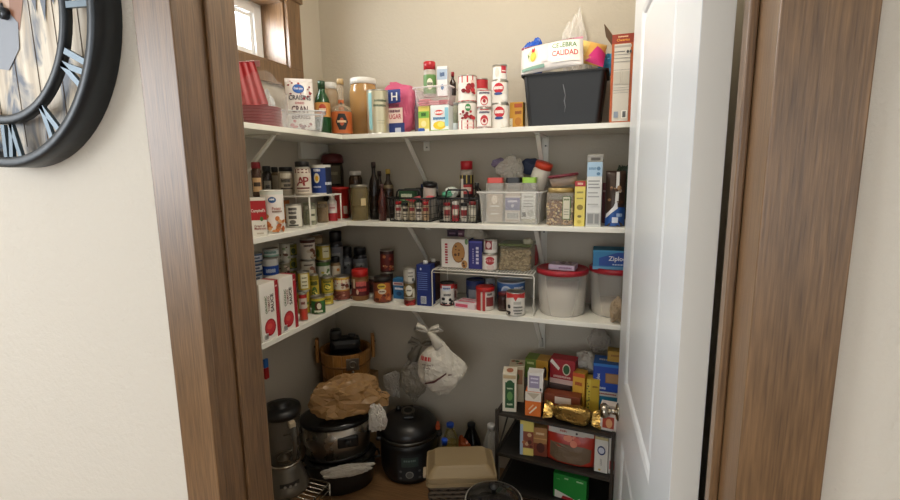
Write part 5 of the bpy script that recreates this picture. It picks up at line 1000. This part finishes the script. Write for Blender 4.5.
m = MB(); m.deco(cyl_map(r*1.003), r, .2, [('r', -.42, .42, .18, .82, '#222428'), ('r', -.28, .28, .52, .76, '#34423f'), ('w', 0, .68, .05, '#6a7a74', .2), ('e', -.02, .33, .13, .09, '#8a8780'), ('e', -.02, .33, .1, .07, '#5c5a55'), ('e', -.3, .42, .045, .03, '#5a5a5a'), ('e', .3, .42, .045, .03, '#5a5a5a'), ('e', -.3, .26, .045, .03, '#5a5a5a'), ('e', .3, .26, .045, .03, '#5a5a5a')], 5, .002); m.build('control_panel', t)
# black oval cooker on the floor, steel slow cooker on it
cxs, cys = -1.205, 1.785; ca = face(cxs, cys)
t = thing('oval_roaster', 'black oval roaster on the floor beneath the steel slow cooker', 'roaster', (cxs, cys, 0), ca)
MB().lathe([(.13, 0), (.15, .012), (.162, .10), (.165, .145)], DK, 44, sy=.76).build('roaster_body', t)
MB().lathe([(.168, .1455), (.170, .152), (.160, .160), (0, .166)], C('#131313', .25), 44, sy=.76).build('lid', t)
for s_ in (-1, 1): m = MB(); m.tube([(s_*.158, -.03, .125), (s_*.182, -.03, .125), (s_*.182, .03, .125), (s_*.158, .03, .125)], .006, DK, 8); m.build('handle', t)
zt = .1668
t = thing('slow_cooker', 'oval stainless steel slow cooker with black lid under the brown bag', 'slow cooker', (cxs-.012, cys, zt), ca)
m = MB(); m.lathe([(.135, 0), (.148, .004), (.15, .02)], DK, 44, sy=.78); m.build('cooker_base', t)
MB().lathe([(.15, .0205), (.158, .10), (.162, .165)], C('#a8a196', .28, .95, var=.15, scale=9), 44, sy=.78).build('steel_body', t)
MB().lathe([(.164, .1655), (.170, .172), (.170, .182), (.150, .192), (.08, .204), (0, .207)], C('#171615', .2), 44, sy=.78).build('lid', t)
m = MB(); m.box((.045, -.155*.78+.004, .105), (.095, .022, .055), DK, .008); m.lathe([(.014, 0), (.013, .01), (0, .011)], DKM, 18, M=Matrix.Translation((.045, -.155*.78-.007, .105)) @ RotX); m.build('control_panel', t)
for s_ in (-1, 1): m = MB(); m.box((s_*.172, 0, .135), (.03, .07, .02), DK, .006); m.build('handle', t)
crumpled('plastic_bag', 'brown translucent grocery bag heaped on the steel slow cooker', (cxs+.075, cys-.02, zt+.292), (.35, .18, .20), CLEAR('#bd9462', .55, .14, .8, 30), 53, .24, 2.2, pw=.85, rz=ca, flat=-.76)
crumpled('plastic_bag', 'white crumpled bag squeezed between roaster and pressure cooker', (-.972, 1.735, .395), (.085, .055, .13), CLEAR('#d8d2c8', .6, .25, .8), 54, .25, 2.4, rz=.4)
crumpled('plastic_bag', 'thin white bag trailing over the front of the black roaster', (cxs+.105, cys-.125, .163), (.25, .03, .055), CLEAR('#cfc8bc', .55, .25, .9), 57, .22, 2.6, rz=ca)
crumpled('plastic_bag', 'white bag tucked behind the brown bag beside the pressure cooker', (-1.06, 2.06, .40), (.10, .07, .14), CLEAR('#d4cec4', .6, .25, .8), 59, .22, 2.3)
# wooden bucket on a carton in the corner
bx2, by2, bw2, bh2 = place(315.5, 370, 347, .435, Y=1.995)
bx2 = max(bx2, WX+.145)
carton('plain brown cardboard box supporting the wooden bucket in the corner', None, 0, .19, '#9a7a52', loc=(bx2, 2.035), rz=0, w=.22, h=.4345, name='cardboard_box', cat='box', rough=.8, front=[('r', -1, 1, .48, .52, '#b89a70')])
t = thing('ice_cream_bucket', 'wooden stave bucket with ears and a metal latch, in the corner', 'bucket', (bx2, by2, .4355), face(bx2, by2))
r = .128; hb = bh2
for k in range(1):
    m = MB(); n = 18
    STV = [WOOD('stave_a', '#8a5a2a', '#c08a48', .4), WOOD('stave_b', '#7a4e22', '#b27c3e', .4)]
    for i in range(n):
        a0, a1 = 2*PI*i/n+.008, 2*PI*(i+1)/n-.008; vs = []
        for rr, zz in ((r*.9, 0), (r, hb), (r-.012, hb), (r*.9-.012, 0)):
            for a in (a0, (a0+a1)/2, a1): vs.append((rr*math.cos(a), rr*math.sin(a), zz))
        fs = []
        for q in range(4):
            for c in range(2): A = q*3+c; B = ((q+1) % 4)*3+c; fs.append((A, A+1, B+1, B))
        fs += [(0, 3, 6, 9), (2, 11, 8, 5)]
        m.add(vs, fs, STV[i % 2])
    m.lathe([(r*.9-.01, .002), (r*.9-.01, .008), (0, .008)], STV[0], 24); m.build('staves', t)
for zz in (.03, hb*.62): m = MB(); rr = r*(.9+.1*zz/hb); m.lathe([(rr+.0008, zz-.005), (rr+.0025, zz-.005), (rr+.003, zz+.005), (rr+.0012, zz+.005)], WOOD('hoop', '#6a4420', '#8f6230', .5), 36, caps=False); m.build('hoop', t)
for s_ in (-1, 1):
    m = MB(); m.box((s_*(r+.010), 0, hb-.002), (.018, .05, .12), STV[1], .006); m.tube([(s_*(r+.004), 0, hb+.018), (s_*(r+.024), 0, hb+.018)], .005, DK, 8); m.build('ear', t)
m = MB(); m.box((.03, -r-.004, hb*.74), (.062, .004, .06), STEEL, .002); m.tube([(.03+.016*math.cos(q*PI/6), -r-.009, hb*.74+.016*math.sin(q*PI/6)) for q in range(12)], .0028, STEEL, 6, True); m.lathe([(.007, 0), (.006, .006), (0, .007)], STEEL, 12, M=Matrix.Translation((.03, -r-.006, hb*.5)) @ RotX); m.build('latch', t)
m = MB(); m.lathe([(.07, hb*.42), (.085, hb*.46), (.085, hb*.78), (.07, hb*.9), (0, hb*.92)], DK, 30); m.build('drum', t)
m = MB(); m.box((.0, 0, hb*.92+.035), (.15, .10, .07), DK, .024); m.box((-.045, 0, hb*.92+.085), (.06, .065, .06), DK, .018); m.lathe([(.02, 0), (.02, .012), (0, .014)], C('#3a3a3a', .3), 16, (.035, 0, hb*.92+.07)); m.build('motor', t)
# blender on a low chrome rack
RZ = .145
fx, fy = -1.27, 1.50
t = thing('dish_rack', 'low chrome wire rack on the floor under the blender', 'wire rack', (0, 0, 0)); CH = C('#c9c4b8', .22, 1)
ra = math.radians(0); rx0, rx1, ry0, ry1 = -1.405, -1.135, 1.27, 1.585
m = MB(); m.tube([(rx0, ry0, RZ), (rx1, ry0, RZ), (rx1, ry1, RZ), (rx0, ry1, RZ)], .004, CH, 8, True)
for i in range(1, 13): v = ry0+(ry1-ry0)*i/13; m.tube([(rx0, v, RZ), (rx1, v, RZ)], .0018, CH, 6)
m.tube([(rx0, ry0, RZ-.03), (rx1, ry0, RZ-.03), (rx1, ry1, RZ-.03), (rx0, ry1, RZ-.03)], .003, CH, 8, True); m.build('wire_top', t)
for a, b in ((rx0, ry0), (rx1, ry0), (rx1, ry1), (rx0, ry1)): m = MB(); m.tube([(a, b, 0), (a, b, RZ-.004)], .004, CH, 8); m.build('leg', t)
x, y, w, h = place(266, 301, 402, RZ+.006, X=-1.292)
t = thing('blender', 'countertop blender with black lid and smoky jar on the chrome rack', 'blender', (x, y, RZ+.0065), face(x, y, 10)); h = min(h, .40)
GB = C('#6e685e', .35, .6)
MB().lathe([(.092, 0), (.094, .01), (.088, .03), (.066, h*.27), (.062, h*.31)], GB, 36).build('motor_base', t)
m = MB(); m.lathe([(.0675, h*.315), (.0685, h*.322), (.0675, h*.335), (.06, h*.335)], C('#c9c2b4', .25, 1), 36); m.build('chrome_collar', t)
MB().lathe([(.058, h*.337), (.064, h*.36), (.075, h*.82), (.077, h*.86)], CLEAR('#5a5348', .42, .06), 36, caps=False).build('jar', t)
MB().lathe([(.08, h*.862), (.082, h*.9), (.078, h*.94), (.05, h*.955), (.03, h*.955), (.03, h*.985), (.026, h), (0, h)], DK, 36).build('lid', t)
m = MB(); m.tube([(.02, -.07, h*.82), (.025, -.098, h*.80), (.025, -.105, h*.6), (.02, -.088, h*.44), (.016, -.063, h*.40)], [.010, .011, .010, .009, .008], C('#4a463e', .4), 10); m.box((.022, -.09, h*.83), (.026, .03, .022), C('#b8aa90', .4), .004); m.build('jar_handle', t)
m = MB(); m.lathe([(.03, h*.345), (.022, h*.37), (.006, h*.40), (0, h*.405)], STEEL, 12); m.build('blade', t)
m = MB(); m.tube([(.069*math.sin(a), -.069*math.cos(a), h*.5+.004*math.sin(3*a)) for a in [q*PI/10-.2 for q in range(11)]], .0025, STEEL, 6); m.build('jar_band', t)
m = MB(); m.deco(lambda u, v, o: ((.08+o)*math.sin(u/.08), -(.08+o)*math.cos(u/.08), v), .08, h*.27, [('r', -.5, .5, .35, .62, '#2a2926'), ('e', -.25, .48, .07, .06, '#9a948a'), ('e', .0, .48, .07, .06, '#9a948a'), ('e', .25, .48, .07, .06, '#9a948a')], 5, .003); m.build('button_panel', t)
# small red and blue tag on the window wall
px = place(264, 268.5, 372, .6, X=WX+.012)
t = thing('hanging_lighter', 'small blue and red lighter hanging on the window wall', 'lighter', (WX+.0142, px[1], .60)); m = MB(); m.box((0, 0, .02), (.012, .022, .05), C('#c02a2a', .4), .003); m.build('body_shell', t); m = MB(); m.box((0, 0, .066), (.012, .022, .04), C('#2f6fc0', .4), .003); m.build('blue_grip', t)
# hanging bags under the lowest shelf
def hang_bag(label, c, d, mat, seed, knot, prints=None, rz=0):
    t = thing('grocery_bag', label, 'plastic bag', c, rz, 'grocery bags tied to the bracket')
    m = MB(); m.crease((0, 0, 0), d, mat, seed, .10, .72, nu=40, nv=26); m.build('bag_body', t)
    m = MB(); top = d[2]/2; k = Vector(knot)
    m.tube([(0, 0, top*.72), k*.6+Vector((0, 0, top*.35)), k], [.03, .016, .009], mat, 10)
    for s_ in (-1, 1):
        pts = [k, k+Vector((s_*.02, 0, .018)), k+Vector((s_*.045, -.005, .03)), k+Vector((s_*.058, 0, .012)), k+Vector((s_*.03, .004, .002)), k+Vector((s_*.004, 0, 0))]
        m.tube(pts, [.006, .009, .012, .012, .008, .005], mat, 8)
    m.build('tied_handles', t)
    if prints: prints(t, d)
    return t
BAGW = C('#c9c2b4', .5, bump=.9, scale=22, var=.08)
def prints(t, d):
    m = MB()
    def mp(u, v, o):
        z = v; q = max(.05, 1-(2*z/d[2])**2)
        sq = 1-.72*max(0, 2*z/d[2])**1.5
        yy = math.sqrt(max(.02, q-(2*u/d[0]/max(.3, sq))**2))*d[1]/2*sq
        return (u, -yy*1.13-o-.003, z)
    m.deco(mp, d[0]/2, d[2]/2, [('w', -.42, .38, .13, '#a02a2a', .2), ('w', -.34, .2, .04, '#6a5a54', .2), ('w', -.34, .1, .04, '#6a5a54', .16), ('p', [(-.45, -.52), (-.1, -.42), (.35, -.05), (.34, 0), (-.12, -.36), (-.45, -.47)], '#5a3030'), ('r', .4, .52, -.1, -.06, '#5a3030')], 3, .001); m.build('printed_front', t)
rr_ = ray(440, 366); kk = 1.855/rr_.y; xa, za_ = rr_.x*kk, EYE+rr_.z*kk
hang_bag('white grocery bag with red print tied to the lower shelf bracket', (xa, 1.855, za_), (.25, .115, .25), BAGW, 61, (-.05, .0, .155), prints, math.radians(8))
rr_ = ray(413, 376); kk = 2.0/rr_.y; xb_, zb_ = rr_.x*kk, EYE+rr_.z*kk
hang_bag('grey translucent grocery bag hanging beside the white printed one', (xb_, 2.0, zb_), (.155, .085, .26), CLEAR('#8f887a', .8, .3, .9), 64, (.05, -.02, .17), None, .2)
# bottles behind the basket
def pet(label, px, Y, col, cap, fill=None, h=None, **k):
    x, y, w, hh = place(*px, 0, Y=Y); r = w/2
    bottle(label, px, 0, CLEAR(col, k.get('a', .3), .06), cap, [(.9, 0), (1, .02), (1, .55), (.9, .66), (.5, .84), (.36, .89), (.36, .95)], .92, .42, k.get('band'), k.get('els', ()), Y=Y, name='plastic_bottle', content=fill, fill=.6, r=r)
pet('cooking oil bottle with blue cap against the rear wall', (441.5, 459.5, 423), 2.06, '#c8b878', '#1f4fc0', CLEAR('#b89a3c', .6, .1))
pet('second blue capped oil bottle, nearer the wicker basket', (438, 452, 439), 1.80, '#c8b878', '#1f4fc0', CLEAR('#b89a3c', .6, .1))
pet('dark soda bottle with black cap against the rear wall', (462, 481, 423), 2.07, '#161210', '#16181a', None, a=.95)
pet('clear bottle with white cap next to the black rack', (482, 500, 424), 2.0, '#d8d8d0', '#d8d6d0')
crumpled('snack_bag', 'orange and silver snack bag among the floor bottles', (-.64, 1.965, .125), (.085, .06, .235), C('#a8512c', .25, bump=.9, scale=30, var=.4), 71, .16, 2.2, cat='bag', flat=-.99)
# wicker hamper with moulded lid
t = thing('lidded_basket', 'beige lidded basket with dark woven sides in front of the bottles', 'basket', (-.555, 1.655, 0), math.radians(21))
LW, LD, LH = .265, .19, .31
m = MB(); 
def wick(mb, W, D, z0, z1):
    n = 15
    for k in range(n):
        z = z0+(z1-z0)*(k+.5)/n; pts = []
        for (ax, ay, bx_, by_, cnt) in ((-W/2, -D/2, W/2, -D/2, 14), (W/2, -D/2, W/2, D/2, 10), (W/2, D/2, -W/2, D/2, 14), (-W/2, D/2, -W/2, -D/2, 10)):
            nx, ny = (by_-ay), -(bx_-ax); L = math.hypot(nx, ny); nx /= L; ny /= L
            for i in range(cnt):
                f = i/cnt; o = .0032*(1 if (i+k) % 2 else -1); pts.append((ax+(bx_-ax)*f+nx*o, ay+(by_-ay)*f+ny*o, z))
        mb.tube(pts, .0062, C('#5a4c3c', .6, var=.3, scale=40), 6, True)
wick(m, LW*.93, LD*.92, .008, LH-.03); m.box((0, 0, LH/2-.015), (LW*.9, LD*.89, LH-.036), C('#33291f', .8)); m.build('woven_body', t)
BG = C('#94805f', .5, bump=.15, scale=150)
def rrect(w, d, c, n=5): return [(sx*(w/2-c)+c*math.cos(math.radians(a0+90*k/n)), sy*(d/2-c)+c*math.sin(math.radians(a0+90*k/n))) for sx, sy, a0 in ((1, 1, 0), (-1, 1, 90), (-1, -1, 180), (1, -1, 270)) for k in range(n+1)]
m = MB(); m.prism(rrect(LW+.012, LD+.012, .02), LH-.028, LH-.014, BG); m.prism(rrect(LW+.004, LD+.004, .02), LH-.0138, LH-.006, BG); m.build('rim', t)
m = MB(); m.prism(rrect(LW+.008, LD+.008, .02), LH-.0055, LH+.006, BG); m.prism(rrect(LW-.004, LD-.004, .02), LH+.0062, LH+.034, BG, top=rrect(LW-.05, LD-.05, .02)); m.prism(rrect(LW-.05, LD-.05, .02), LH+.0341, LH+.039, BG, top=rrect(LW-.062, LD-.062, .02)); m.build('lid', t)
m = MB(); m.box((-LW/2-.012, .0, LH-.03), (.014, .05, .02), C('#b5a48a', .4), .004); m.build('side_handle', t)
# tall dark pot with a glass lid
t = thing('stock_pot', 'dark stock pot with domed glass lid beside the beige basket', 'pot', (-.36, 1.425, 0)); r = .094
MB().lathe([(r*.95, 0), (r, .006), (r, .353), (r*1.03, .358)], C('#1a1918', .3, .3), 40).build('pot_wall', t)
m = MB(); m.lathe([(r*1.0, .3585), (r*1.05, .361), (r*1.05, .367), (r*1.0, .3695)], C('#c8c4ba', .3, .3), 44, caps=False); m.build('lid_rim', t)
MB().lathe([(r*1.0, .368), (r*.85, .377), (r*.5, .387), (0, .391)], CLEAR('#24221f', .72, .05), 40).build('glass_lid', t)
m = MB(); m.lathe([(.008, .3915), (.008, .405), (.017, .411), (.017, .419), (0, .422)], DK, 20); m.build('knob', t)
for s_ in (-1, 1): m = MB(); m.tube([(s_*r, -.025, .31), (s_*(r+.025), -.025, .314), (s_*(r+.025), .025, .314), (s_*r, .025, .31)], .005, DK, 8); m.build('handle', t)
# ================================================================== BLACK METAL RACK AND ITS BOXES
BR = C('#3a342e', .45, .4)
t = thing('metal_rack', 'low black metal rack of three shelves crowded with boxes, by the door', 'rack', (-.441, 1.80, 0), math.radians(-4.5))
kx0, kx1, ky0, ky1 = 0, .462, 0, .285; KZ = (.484, .302, .138)
for a in (kx0, kx1):
    for b in (ky0, ky1): m = MB(); m.box((a, b, .2475), (.012, .012, .495), BR); m.build('leg', t)
for q, z in enumerate(KZ):
    m = MB()
    for b in (ky0, ky1): m.box(((kx0+kx1)/2, b, z-.006), (kx1-kx0-.014, .012, .012), BR)
    for a in (kx0, kx1): m.box((a, (ky0+ky1)/2, z-.006), (.012, ky1-ky0-.014, .012), BR)
    m.box(((kx0+kx1)/2, (ky0+ky1)/2, z-.004), (kx1-kx0-.014, ky1-ky0-.012, .004), C('#1d1a18', .6)); m.build('rack_shelf', t)
for a in (kx0,): m = MB(); m.tube([(a, ky0+.007, KZ[1]-.01), (a, ky1-.007, KZ[0]-.016)], .004, BR, 6); m.build('brace', t)
q0, q1, q2 = KZ[0]+.0006, KZ[1]+.0006, KZ[2]+.0006
F = lambda pxa, pxb, yt, z, Y: place(pxa, pxb, yt, z, Y=Y)
carton('white tea box with dark green panel at the outer end of the rack top', (502.5, 516.5, 374), q0, .075, '#d8d0bc', [('r', -.62, .7, .1, .78, '#24502c'), ('e', .05, .72, .55, .12, '#24502c'), ('e', .05, .42, .4, .12, '#5f8a4a'), ('w', .05, .2, .05, '#c8d0b0', .4), ('w', .05, .62, .04, '#c8d0b0', .4), ('r', -.9, .9, .88, .97, '#b8a07a')], right=[('r', -1, 1, .0, 1, '#c8b890'), ('e', 0, .6, .5, .2, '#6a7a3a')], top=[('r', -1, 1, 0, 1, '#e4dcc8'), ('e', 0, .5, .5, .3, '#a86a4a')], Y=1.815, rz=9, name='tea_box', cat='box')
carton('cream tea box with leafy top behind the dark green panel box', (509, 524, 366), q0, .07, '#cdbf9f', [('r', -.8, .8, .5, .9, '#a87a5a'), ('e', 0, .7, .4, .1, '#5a6a3a')], right=[('e', 0, .5, .5, .2, '#7a8a4a'), ('r', -1, 1, .0, .2, '#b8a878')], top=[('r', -1, 1, 0, 1, '#d8ccb0'), ('x', 6, -.8, .8, .2, .8, ['#4a6a34', '#a8502c'], .25, 3)], Y=1.91, rz=7, name='tea_box', cat='box')
zt = carton('orange and white opened snack box at the rack front edge', (525, 541, 392), q0, .06, '#d9702a', [('r', -1, 1, .62, 1, '#dcd2c2'), ('p', [(-.8, .95), (.8, .95), (.1, .7)], '#b8aa94'), ('p', [(-.5, .12), (-.35, .1), (.5, .38), (.4, .44)], '#e8dcc8'), ('p', [(-.6, .28), (-.5, .24), (.1, .46), (.0, .5)], '#e8b890')], right=[('r', -1, 1, .62, 1, '#c8bca8')], Y=1.808, rz=2, name='snack_box', cat='box')['top']
carton('small white box with lilac label on the orange and white box', (527.5, 543, 373), zt+.0005, .05, '#dedad4', [('r', -.8, .55, .2, .85, '#9a8fa8'), ('w', -.1, .7, .08, '#e4e0ea', .5), ('w', -.1, .5, .08, '#e4e0ea', .5), ('e', .7, .15, .12, .08, '#5a5a5a')], Y=1.81, rz=3, name='small_box', cat='box')
zg = carton('plain grey carton holding up the green and gold box', None, q0, .085, '#5a5046', loc=(-.31, 1.985), rz=0, w=.12, h=.10, name='carton_box', cat='box')['top']
x, y, w, h = F(523, 546.5, 350, zg, 1.945)
carton('green and gold box lying across the back of the rack', None, zg+.0005, .075, '#c09030', [('r', -1, -.05, 0, 1, '#5f7a2a'), ('x', 5, -.6, .4, .3, .7, ['#d8b860', '#3a4a1a', '#8a5a2a'], .14, 4), ('e', .72, .4, .18, .3, '#1c1512'), ('w', -.5, .8, .12, '#c8d08a', .3)], right=[('r', -1, 1, 0, 1, '#6a3a20')], loc=(x+.01, 1.985), rz=-4, w=w, h=.086, top=[('r', -1, 0, 0, 1, '#6f8a34')], name='cracker_box', cat='box')
zr_ = carton('dark brown carton under the red tea box', None, q0, .08, '#3a2620', loc=(-.200, 1.962), rz=0, w=.09, h=.098, name='carton_box', cat='box')['top']
x, y, w, h = F(550, 576, 364, zr_, 1.925)
carton('red box with white band and green round emblem in the middle of the rack', None, zr_+.0005, .06, '#9a1f2a', [('r', -1, 1, .0, .2, '#c8a8a0'), ('e', .32, .62, .32, .24, '#d8cdb8'), ('e', .32, .62, .25, .19, '#2f5a34'), ('w', .0, .3, .09, '#d8b0a8', .7), ('p', [(-1, .86), (-.3, .55), (-.2, .66), (-.85, 1)], '#e4ded4')], top=[('r', -1, 1, 0, 1, '#b8303a')], loc=(x, 1.962), rz=-7, w=.105, h=.108, name='tea_box', cat='box')
carton('small yellow box with red lettering beside the red box', None, q0, .05, '#d8a83c', [('w', 0, .72, .1, '#a8402a', .6), ('r', -.7, .7, .15, .4, '#b8862a'), ('r', -1, 1, .9, 1, '#c8582a')], loc=(F(572, 584, 374, q0, 1.93)[0]+.008, 1.935), rz=-12, w=.05, h=.165, name='small_box', cat='box')
carton('copper coloured cake tray behind the gold foil package', None, q0, .05, '#7a3a20', [('r', -.4, .5, .55, .9, '#d8c8b8'), ('r', -1, 1, .0, .2, '#5a2416')], loc=(F(545, 580, 394, q0, 1.87)[0], 1.88), rz=-3, w=.145, h=.085, name='cake_tray', cat='tray')
# gold foil brick
gx, gy, gw, gh = F(546, 600, 397, q0, 1.835)
t = thing('coffee_brick', 'shiny gold foil package lying at the front of the rack', 'package', (gx, 1.806, q0+.036), rot=(0, math.radians(2), math.radians(-2)))
GOLD = C('#b59452', .28, .85)
MB().crease((0, 0, 0), (.18, .058, .075), GOLD, 81, .05, nu=30, nv=16, pw=.5).build('foil_body', t)
for s_ in (-1, 1):
    m = MB(); vs = []; fs = []
    for i in range(9):
        v = -1+i/4
        for j in range(4): f = j/3; vs.append((s_*(.076+f*.036), v*(.012+.014*f)+.003*(-1)**i*f, v*(.026+.008*f)*.9+.003*math.sin(i*2.1)*f))
    for i in range(8):
        for j in range(3): fs.append((i*4+j, i*4+j+1, (i+1)*4+j+1, (i+1)*4+j))
    m.add(vs, fs, GOLD); m.build('foil_end', t)
carton('tall yellow box with dark speckled stripe behind the gold foil package', None, q0, .05, '#c8a834', [('r', -1, -.4, 0, 1, '#d8c04a'), ('x', 12, -1, -.5, .05, .95, ['#5a5a2a'], .12, 3), ('w', .3, .8, .05, '#7a5a1a', .4)], loc=(F(587, 601, 383, q0, 1.92)[0]-.006, 1.925), rz=4, w=.05, h=.15, name='biscuit_box', cat='box')
zz_ = carton('teal zip bag box, lower one on the rack by the door', None, q0+.0, .085, '#1f7aa0', [('r', -1, 1, .8, 1, '#dcdcd8'), ('w', -.2, .9, .06, '#a8302a', .5), ('r', -1, 1, .0, .3, '#2a6a8c')], loc=(F(594, 622, 383, q0, 1.95)[0]+.012, 1.955), rz=0, w=.13, h=.10, name='zip_bag_box', cat='box')['top']
carton('royal blue zip bag box with brown window, upper one on the rack by the door', None, zz_+.0005, .09, '#1c46a8', [('r', -.3, .75, .32, .68, '#8a6a4a'), ('r', -.25, .7, .35, .65, '#a8825a'), ('v', 'Ziploc', -.68, .45, .12, '#e4ecf8', .4), ('w', -.55, .12, .08, '#c8d8f0', .3), ('r', -1, 1, .9, 1, '#2f7ac8')], top=[('r', -1, 1, 0, 1, '#2f6fc8'), ('w', -.2, .5, .2, '#e4ecf8', .5)], loc=(F(593, 622, 355, q0, 1.95)[0]+.012, 1.955), rz=-1, w=.135, h=.118, name='zip_bag_box', cat='box')
carton('mustard box at the back above the royal blue zip bag box', None, zz_+.119, .05, '#b8923a', [('w', 0, .6, .2, '#8a5a2a', .6)], loc=(F(606, 622, 345, q0, 1.96)[0]+.006, 1.965), rz=0, w=.07, h=.045, name='small_box', cat='box')
crumpled('clear_bag', 'crumpled clear bag perched at the rear of the rack above the boxes', (F(588, 607, 335, q0, 2.06)[0], 2.07, q0+.265), (.09, .05, .11), CLEAR('#b8aea0', .4, .1, .8), 84, .28, 2.6, pinch=.4)
zc_ = carton('grey carton beneath the white crumpled bag at the rear of the rack', None, q0, .07, '#4a433c', loc=(-.105, 2.0), rz=0, w=.09, h=.125, name='carton_box', cat='box')['top']
crumpled('plastic_bag', 'white crumpled grocery bag stuffed between red and royal blue boxes', (-.105, 2.025, zc_+.052), (.09, .06, .095), CLEAR('#d0c8ba', .72, .3, .9), 87, .24, 2.3)
carton('white product box with red picture just behind the door knob', None, q0, .04, '#d8d0c8', [('r', -.7, .7, .1, .55, '#a8402a'), ('e', .1, .3, .4, .18, '#d8a070'), ('w', 0, .8, .08, '#5a4a4a', .5), ('e', -.1, .66, .3, .08, '#8a2a2a')], loc=(F(601, 616, 401, q0, 1.80)[0]+.002, 1.806), rz=-5, w=.06, h=.105, name='small_box', cat='box')
# middle level
carton('pale yellow and blue snack box on the middle rack level', (520, 533.5, 419), q1, .07, '#d8c468', [('r', -1, 1, .2, .66, '#8a4a34'), ('x', 8, -.8, .8, .25, .6, ['#c8a078', '#5a2a1c', '#a8643c'], .25, 4), ('r', -1, -.55, .0, .85, '#a8b8c8'), ('r', -.5, 1, .0, .2, '#e0cc70')], top=[('r', -1, 1, 0, 1, '#d8c04a')], Y=1.815, rz=5, name='snack_box', cat='box')
carton('tan baking mix box between the yellow box and the red bag', (533, 547, 428), q1, .07, '#a8794a', [('r', -1, 1, .0, .45, '#7a3a24'), ('e', .1, .3, .6, .18, '#4a1f16'), ('w', 0, .8, .08, '#e0c8a0', .6), ('r', -1, 1, .6, .64, '#c89a60')], top=[('r', -1, 1, 0, 1, '#b88a54')], Y=1.825, rz=3, name='baking_box', cat='box')
x, y, w, h = F(547.5, 595, 426, q1, 1.825)
pouch('red pouch with brown window and white handle top on the middle rack level', .19, .142, .05, '#a8301f', [('p', [(-.85, .12), (-.5, .04), (.5, .04), (.85, .15), (.88, .5), (.6, .56), (-.85, .56)], '#6a5640'), ('p', [(-.95, .8), (.95, .84), (.95, .99), (-.95, .98)], '#c8bfb2'), ('x', 8, -.3, .5, .58, .78, ['#c8503a', '#d87a5a', '#7a1c14'], .12, 6), ('w', -.3, .9, .05, '#a85a4a', .15), ('e', .25, .89, .05, .03, '#3a2a26')], (x-.003, 1.825, q1+.001), (math.radians(-3), 0, math.radians(-5)), gus=1)
carton('white box with blue oval emblem on the middle rack level', (594.5, 608, 437), q1, .06, '#d8d4cc', [('e', .0, .62, .6, .13, '#22306a'), ('e', .0, .62, .45, .09, '#d0d4e0'), ('v', 'LIGHT', .0, .3, .15, '#8a8680', .3), ('r', -1, 1, .92, 1, '#b8a878'), ('e', -.2, .08, .2, .03, '#c8a850')], Y=1.79, rz=-5, name='foil_box', cat='box')
carton('white box with red square beside the blue oval box', (608.5, 622, 436), q1, .06, '#d4cec6', [('r', -.8, .2, .12, .34, '#b8242a'), ('w', 0, .75, .06, '#5a5a5a', .5)], Y=1.792, rz=-5, name='foil_box', cat='box')
# lowest level
x, y = fpos(568, 500, q2); 
carton('bright green box with white swoosh tilted on the lowest rack level', None, q2, .05, '#1f8a34', [('w', -.2, .88, .06, '#c8e0b8', .12), ('w', .6, .88, .06, '#c8e0b8', .2), ('p', [(-.9, .0), (-.9, .32), (-.2, .2), (.5, .05), (.5, .0)], '#e4e0d4'), ('p', [(-.5, 0), (-.4, .14), (.2, .12), (.3, 0)], '#a8242a'), ('v', 'i', -.7, .8, .1, '#8ac07a'), ('p', [(.3, 0), (.6, .2), (.75, .1), (.8, 0)], '#e4e0d4')], top=[('r', -1, 1, 0, 1, '#2a9a40')], loc=(-.135, 1.835), rz=-8, w=.135, h=.105, name='snack_box', cat='box')
